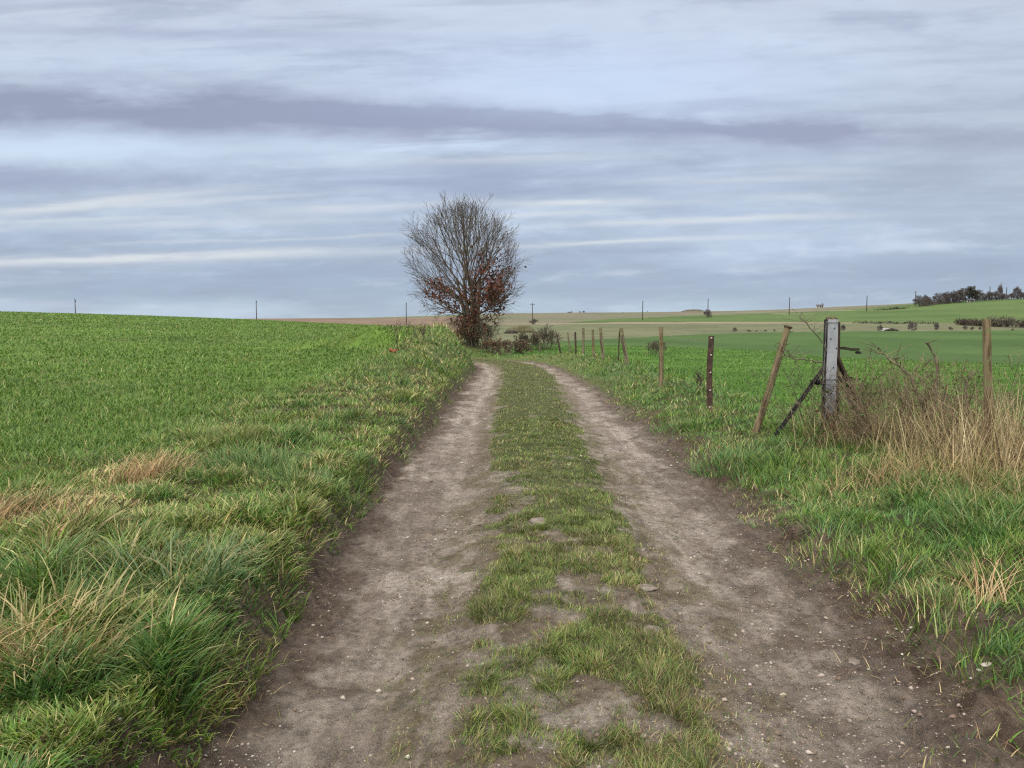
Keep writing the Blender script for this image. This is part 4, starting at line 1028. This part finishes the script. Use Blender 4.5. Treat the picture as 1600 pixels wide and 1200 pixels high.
# ------------------------------------------------------------------ far trees, hedges, house
def far_tree_meshes(seed, w, hgt, bare=True, kids=(9, 6, 3)):
    rd = random.Random(seed); T = [Tubes(), Tubes()]; br = []
    tr = Tubes(); tr.add([(0, 0, -.5), (0, 0, hgt*.25), (0, 0, hgt*.55)], [hgt*.03, hgt*.025, hgt*.012], 6)
    c = Vector((0, 0, hgt*.50))
    ins = lambda p: ((p.x-c.x)/(w*.5))**2+((p.y)/(w*.5))**2+((p.z-c.z)/(hgt*.52))**2 < 1.0
    for i in range(26):
        th = rd.uniform(.1, 1.45); ph = i*2.4; z0 = hgt*rd.uniform(.03, .45)
        T2 = T
        grow(T2, br, Vector((0, 0, z0)), Vector((math.sin(th)*math.cos(ph), math.sin(th)*math.sin(ph), math.cos(th))), hgt*.6, hgt*.010, 0, ins, 2, (4, 3, 3, 3), .06, .22, kids, (.6, .8, .8), hgt*.0038, rd)
    a = tr.make('trunk'); cr = Tubes(); cr.v = T[0].v+T[1].v; cr.f = T[0].f+[f+T[0].n for f in T[1].f]; cr.n = T[0].n+T[1].n
    return a, cr.make('crown'), [tuple(q) for l, p in br if l > 0 for q in p]
FT = []
for sd_, w, hh in ((61, 8, 9), (62, 6, 10), (63, 9, 7.5), (64, 5, 8)):
    FT.append((far_tree_meshes(sd_, w, hh), hh))
EV = Tubes()
def far_tree(k, px, pbase, ptop, d, label, wf=1.0, evergreen=False, group='trees of the far wood', name='far_tree', cat='tree', mat=None):
    (a, c, P), h0 = FT[k]
    b = at(px, pbase, d); b.z = gz1(b.x, b.y)-.2; hh = at(px, ptop, d).z-b.z; s = hh/h0
    o = empty(name, b, label, cat, group, random.uniform(0, 6.28)); o.scale = (s*wf, s*wf, s)
    link('trunk', a, mat or M_hedge, o); link('crown', c, mat or M_hedge, o)
    if evergreen:
        Q = np.array(P)[rng.choice(len(P), 2600)]+rng.normal(0, .25, (2600, 3))
        leaf_quads('foliage', Q, .28, pal(2600, [(.075, .088, .060), (.10, .11, .075), (.06, .07, .055)], [3, 2, 2]), M_leaf, o)
    return o
WOOD = [(0, 1436, 477, 461, 500, 1.1, 'low bushy bare tree at the left end of the far wood'), (2, 1452, 478, 464, 497, 1.0, 'rounded thorn tree just inside the left end of the far wood'),
 (1, 1444, 476, 460, 512, 1.2, 'slightly taller bare tree behind the left end of the far wood'), (0, 1466, 473, 457, 520, 1.0, 'dark rounded tree in the left third of the far wood'), (1, 1478, 472, 455, 525, 1.1, 'grey bare tree left of the fine-twigged trees in the wood'),
 (3, 1488, 472, 453, 525, 1.3, 'fine-twigged pale tree in the middle left of the wood'), (1, 1499, 472, 452, 528, 1.2, 'fine-twigged tree beside the big green one'),
 (0, 1527, 470, 452, 545, 1.2, 'dense bare tree touching the right side of the big green one'), (2, 1545, 470, 455, 540, 1.1, 'broad low bare tree in the middle right of the wood'), (0, 1556, 469, 454, 545, 1.1, 'broad bare tree at the foot of the tall poplar'),
 (3, 1567, 470, 457, 540, 1.1, 'short tree between the poplar and the pole'), (1, 1590, 468, 447, 545, 1.1, 'tall airy tree near the right edge of the wood'), (2, 1600, 468, 456, 535, 1.1, 'dark low tree cut by the right edge of the picture'), (2, 1580, 469, 457, 538, 1.1, 'dark low tree left of the tall airy one')]
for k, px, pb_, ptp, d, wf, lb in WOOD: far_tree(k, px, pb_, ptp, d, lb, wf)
far_tree(0, 1514, 471, 447, 535, 'big rounded dull green tree, broadest crown in the far wood', 1.35, True)
far_tree(3, 1562, 469, 442, 548, 'tall narrow poplar rising above the far wood', .42)
far_tree(0, 1612, 468, 450, 540, 'bare tree just outside the far wood on its right', 1.1); far_tree(1, 1630, 468, 448, 540, 'tall bare tree beyond the right end of the wood', 1.1)
# shrubs along the field boundary and on the slope
BGRP = 'scattered shrubs along the far field edge'
for k, px, pb_, ptp, d, wf, lb in ((2, 1148, 522, 511, 215, .9, 'dark upright shrub at the left end of the field edge row'), (2, 1170, 521, 515, 218, 1.8, 'low wide shrub second in the field edge row'), (2, 1182, 521, 516, 220, 1.7, 'low wide shrub third in the field edge row'), (2, 1196, 520, 515, 221, 1.3, 'low shrub fourth in the field edge row'), (1, 1210, 520, 514, 222, .9, 'small shrub at the end of the field edge row by the leaning post'),
 (3, 1317, 519, 506, 226, .9, 'spindly bush right behind the steel post'), (0, 1375, 517, 507, 226, .9, 'dark green bush left of the dark heap'), (0, 1425, 516, 502, 228, 1.0, 'round purplish bush right of the dark heap'), (3, 1463, 516, 503, 230, .8, 'narrow upright bush right of the round purplish bush'), (2, 1485, 516, 510, 230, 1.0, 'faint low shrub left of the tall wooden post'), (2, 1508, 517, 508, 230, .8, 'small shrub just left of the tall wooden post'), (2, 1519, 517, 510, 230, .9, 'tiny shrub beside the tall wooden post'), (2, 1531, 517, 510, 230, .7, 'tiny shrub touching the tall wooden post'), (2, 1582, 520, 513, 226, 1.0, 'low shrub right of the tall wooden post'),
 (0, 1106, 493, 483, 402, 1.1, 'dark bush round the foot of the utility pole'), (2, 1400, 483, 479, 480, 1.6, 'small dark shrub on the bare upper slope'), (2, 834, 505, 498, 328, 1.5, 'scrubby bush at the foot of the broadside pole')):
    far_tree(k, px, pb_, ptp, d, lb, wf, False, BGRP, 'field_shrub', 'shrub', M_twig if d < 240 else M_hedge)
for px, pb_, ptp, wf, lb in ((889, 490, 487, 2.2, 'low clump leftmost on the middle skyline'), (893, 490, 486.5, 1.7, 'denser clump second on the middle skyline'), (906, 490, 486, .9, 'upright speck of a tree on the middle skyline'), (912, 490, 485.5, 1.2, 'larger tree rightmost of the skyline specks'), (974, 489.5, 487.5, 2.2, 'lone low bush on the skyline left of the slim pole'), (1012, 488.5, 485, .5, 'tiny tree on the skyline right of the slim pole')):
    far_tree(2, px, pb_, ptp, 640, lb, wf, False, 'small trees on the middle skyline')
def hedge(name, pts, hgt, dep, label, seed, mat, n_per, leafc, lsz, cat='hedge'):
    rd = random.Random(seed); P = [on_ground(*q) for q in pts]; base = P[0].copy(); T = Tubes(); L = []
    for a, b_ in zip(P[:-1], P[1:]):
        n = int((b_-a).length*n_per)
        for i in range(n):
            q = a.lerp(b_, rd.random())-base; q.z = gz1(q.x+base.x, q.y+base.y)-base.z-.2
            q.x += rd.gauss(0, dep*.4); q.y += rd.gauss(0, dep*.5); hh = hgt*rd.uniform(.5, 1.05)*(.65+.7*vn((q.x+base.x)*.25, seed)); dx_ = rd.gauss(0, .6); dy_ = rd.gauss(0, .5)
            t = hgt*.022
            T.add([tuple(q), (q.x+dx_*.3*hh, q.y+dy_*.3*hh, q.z+hh*.5), (q.x+dx_*hh*.8, q.y+dy_*hh*.8, q.z+hh)], [t, t, t*.5], 3)
            for _ in range(3):
                f = rd.uniform(.3, 1); L.append((q.x+dx_*f*hh+rd.gauss(0, .25)*hh*.5, q.y+rd.gauss(0, .3), q.z+hh*f))
    o = empty(name, base, label, cat)
    link('stems', T.make('stems'), mat, o); leaf_quads('leaves', L, lsz, leafc(len(L)), M_leaf, o); return o
hpal = lambda n: pal(n, [(.045, .036, .034), (.07, .055, .048), (.05, .048, .034)], [3, 2, 1])
hpalf = lambda n: pal(n, [(.085, .07, .068), (.12, .10, .095), (.09, .085, .065)], [3, 2, 1])  # far-wood scrub tones, paler grey with painted-in haze
hpalr = lambda n: pal(n, [(.10, .065, .05), (.14, .095, .07), (.08, .075, .04)], [3, 2, 1])
hedge('dark_hedge', [(1497, 503, 285), (1530, 506, 268), (1565, 510, 256), (1610, 513, 250), (1680, 516, 246)], 2.3, 2.4, 'dark thick hedge running off to the right behind the tall wooden post', 71, M_twig, 12, hpal, .34)
hedge('russet_hedge', [(1540, 503, 300), (1575, 500, 300), (1640, 500, 300)], 3.0, 2.6, 'russet scrub rising behind the dark hedge at the right edge', 72, M_hedge, 6, hpalr, .30)
hedge('low_hedge', [(1335, 503, 305), (1385, 502.5, 303), (1420, 502, 300), (1466, 502, 296)], 1.3, 1.6, 'low brown hedge line across the foot of the green hill', 73, M_hedge, 6, hpal, .25)
hedge('low_hedge', [(1370, 485, 470), (1416, 483, 480)], 1.3, 1.6, 'faint brown hedge on the upper slope left of the far wood', 74, M_hedge, 6, hpal, .3)
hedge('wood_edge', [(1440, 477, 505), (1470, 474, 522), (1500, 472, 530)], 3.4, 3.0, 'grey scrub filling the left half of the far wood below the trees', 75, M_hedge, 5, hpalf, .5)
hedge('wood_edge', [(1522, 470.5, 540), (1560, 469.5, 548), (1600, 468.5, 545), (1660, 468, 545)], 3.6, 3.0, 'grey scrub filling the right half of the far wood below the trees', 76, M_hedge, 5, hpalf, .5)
def heap(name, p, sx, sy2, hz_, mat, label, seed, cat='heap', parent=None):
    bm = bmesh.new(); bmesh.ops.create_icosphere(bm, subdivisions=4, radius=1)
    for v in bm.verts:
        f = 1+.35*(vn(v.co.x*2+seed, v.co.y*2)-.5)+.15*(vn(v.co.x*7+seed, v.co.z*7)-.5); v.co = Vector((v.co.x*sx*f, v.co.y*sy2*f, (max(v.co.z, -.25)*hz_*f)))
    o = link(name, bm_mesh(name, bm, True), mat); o.location = p; return tag(o, label, cat)
heap('earth_mound', on_ground(815, 512, 215), 4.3, 3, 2.0, M_earth, 'grassed earth mound left of the broadside utility pole', 3)
heap('earth_mound', on_ground(799, 513, 205), 2.0, 1.6, .9, M_heap, 'small dark mound touching the left end of the grassed mound', 5)
heap('silage_heap', on_ground(1393, 516.5, 226), 2.0, 1.2, .8, M_heap, 'low dark heap lying at the field edge beside pale sheeting', 6)
bm = bmesh.new(); bmesh.ops.create_grid(bm, x_segments=16, y_segments=8, size=1)
for v in bm.verts: v.co = Vector((v.co.x*1.5, v.co.y*1.0, .75+.35*(vn(v.co.x*2.2, v.co.y*2)-.5)-.55*v.co.y**2*(1 if v.co.y < 0 else .3)-.3*v.co.x**2))
ge = bmesh.ops.solidify(bm, geom=bm.faces[:], thickness=.05)
o = link('pale_sheet', bm_mesh('pale_sheet', bm, True), M_sheet); o.location = on_ground(1384, 516, 228); tag(o, 'pale crumpled sheeting spread left of the dark heap', 'sheeting')
heap('far_knoll', on_ground(1084, 487, 690), 12, 7, 2.6, M_knoll, 'rounded grey wooded knoll on the skyline left of the bush pole', 8, 'knoll')
def house(px, pbase, d, L_, Wd, Hw, Hr, label, rz):
    p = on_ground(px, pbase, d); p.z -= .2; o = empty('farmhouse', p, label, 'house', None, rz)
    bm = bmesh.new(); bm_box(bm, (L_, Wd, Hw), Matrix.Translation((0, 0, Hw/2)))
    for s in (-1, 1):
        a = [bm.verts.new(q) for q in ((s*L_/2, -Wd/2, Hw), (s*L_/2, Wd/2, Hw), (s*L_/2, 0, Hw+Hr-.15))]; bm.faces.new(a)
    link('wall', bm_mesh('wall', bm), M_render, o)
    bm = bmesh.new()
    for s in (-1, 1):
        sl_ = math.hypot(Wd/2+.4, Hr); an = math.atan2(Hr, Wd/2+.4)
        bm_box(bm, (L_+.6, sl_, .16), Matrix.Translation((0, s*(Wd/4+.2), Hw+Hr/2)) @ Matrix.Rotation(-s*an, 4, 'X'))
    rf = link('roof', bm_mesh('roof', bm), M_slate, o)
    bm = bmesh.new(); bm_box(bm, (.7, .7, 1.4), Matrix.Translation((L_*.35, 0, Hw+Hr+.3))); link('chimney', bm_mesh('chimney', bm), M_slate, rf)
    for x in (-.3, .05, .33):
        bm = bmesh.new(); bm_box(bm, (1.0, .06, 1.1), Matrix.Translation((x*L_, -Wd/2-.03, Hw*.55))); link('window', bm_mesh('window', bm), M_glass, o)
    return o
house(1281, 481, 600, 5.0, 4, 1.5, 1.1, 'tiny white house with a dark roof on the skyline behind the steel post', R(-20))
house(1517, 471, 525, 4.0, 3, 1.4, .6, 'small white low building in front of the big green far tree', R(-35))

# ------------------------------------------------------------------ stones
def rocks(n, xs, ys, rad, cols):
    oct_v = np.array([(1, 0, 0), (-1, 0, 0), (0, 1, 0), (0, -1, 0), (0, 0, 1), (0, 0, -1)], float); oct_f = np.array([(0, 2, 4), (2, 1, 4), (1, 3, 4), (3, 0, 4), (2, 0, 5), (1, 2, 5), (3, 1, 5), (0, 3, 5)])
    sc = rng.uniform(.5, 1.4, (n, 6, 3)); an = rng.uniform(0, 6.28, n); el = rng.uniform(.6, 1.6, n)
    v = oct_v[None]*sc*rad[:, None, None]; v[:, :, 2] *= .55; v[:, :, 0] *= el[:, None]
    ca, sa = np.cos(an)[:, None], np.sin(an)[:, None]
    w = np.stack([v[..., 0]*ca-v[..., 1]*sa+xs[:, None], v[..., 0]*sa+v[..., 1]*ca+ys[:, None], v[..., 2]+(ground_z(xs, ys)+rad*.1)[:, None]], -1)
    f = (np.arange(n)*6)[:, None, None]+oct_f[None]
    return w.reshape(-1, 3), f.reshape(-1, 3), np.repeat(cols, 6, 0)
x, y = scatter(70000, 2, 14, R(-32), R(32), 3.0)
t = track(x, y); e = np.abs(t)-half_w(y); m = (e < .25) & ((np.abs(t) > .45) | (rng.random(len(x)) < .25)) & (rng.random(len(x)) < .25+.75*(fbm(x, y, 1.5, 3, 40.) > .5)); x, y = x[m], y[m]; n = len(x)
rad = np.clip(.0026*np.exp(rng.normal(0, .65, n)), .0012, .016)*np.interp(np.hypot(x, y), [3, 12], [1, 1.6])
v, f, c = rocks(n, x, y, rad, pal(n, [(.58, .55, .50), (.30, .26, .22), (.14, .105, .08), (.38, .34, .30)], [.10, 3, 5, 1.6]))
M_grav, nt_, b_ = new_mat('gravel'); nt_.links.new(attr_col(nt_), b_.inputs['Base Color']); b_.inputs['Roughness'].default_value = .8
tag(link('gravel', mesh_from('gravel', v, f, False, c), M_grav), 'fine pale flint chips and crumbs of mud scattered over the ruts', 'gravel', kind='stuff')
def stone(px, py, d, s, flat, mat, label, seed, group=None):
    p = on_ground(px, py, d); bm = bmesh.new(); bmesh.ops.create_icosphere(bm, subdivisions=3, radius=1)
    for v in bm.verts:
        g = 1+.5*(vn(v.co.x*1.6+seed, v.co.y*1.6+v.co.z)-.5)+.2*(vn(v.co.x*5+seed, v.co.y*5)-.5); v.co = Vector((v.co.x*s*1.3*g, v.co.y*s*g, v.co.z*s*flat*g))
    o = link('stone', bm_mesh('stone', bm, True), mat); o.location = p+Vector((0, 0, s*flat*.05)); o.rotation_euler = (0, 0, seed); return tag(o, label, 'stone', group)
stone(845, 830, 5.95, .085, .35, M_stoned, 'flat grey stone sunk in the worn middle strip', 2)
stone(1010, 921, 4.55, .055, .25, M_stoned, 'flat pale stone set in the grass right of the middle strip', 3)
stone(1017, 995, 3.9, .045, .4, M_stoned, 'small flat stone on bare earth of the middle strip, nearer than the pale one', 4)
stone(1336, 1022, 3.72, .034, .5, M_stoned, 'angular grey stone at the muddy edge of the right rut', 5)
SG = 'white flint pebbles on the muddy right bank'
for i, (px, py, s, lb) in enumerate(((1537, 1082, .014, 'largest white pebble of the cluster on the right bank'), (1543, 1079, .011, 'white pebble touching the right side of the largest one'), (1529, 1070, .010, 'elongated white pebble above left of the largest one'), (1516, 1086, .007, 'smallest white pebble left of the cluster'), (1423, 999, .011, 'single white pebble on the mud left of the straw spray'), (1412, 966, .010, 'white pebble higher up the muddy right bank'), (1419, 982, .006, 'tiny white pebble between two larger ones on the mud'))):
    stone(px, py, 3.3 if py > 1050 else 3.85, s, .6, M_stone, lb, 6+i, SG)
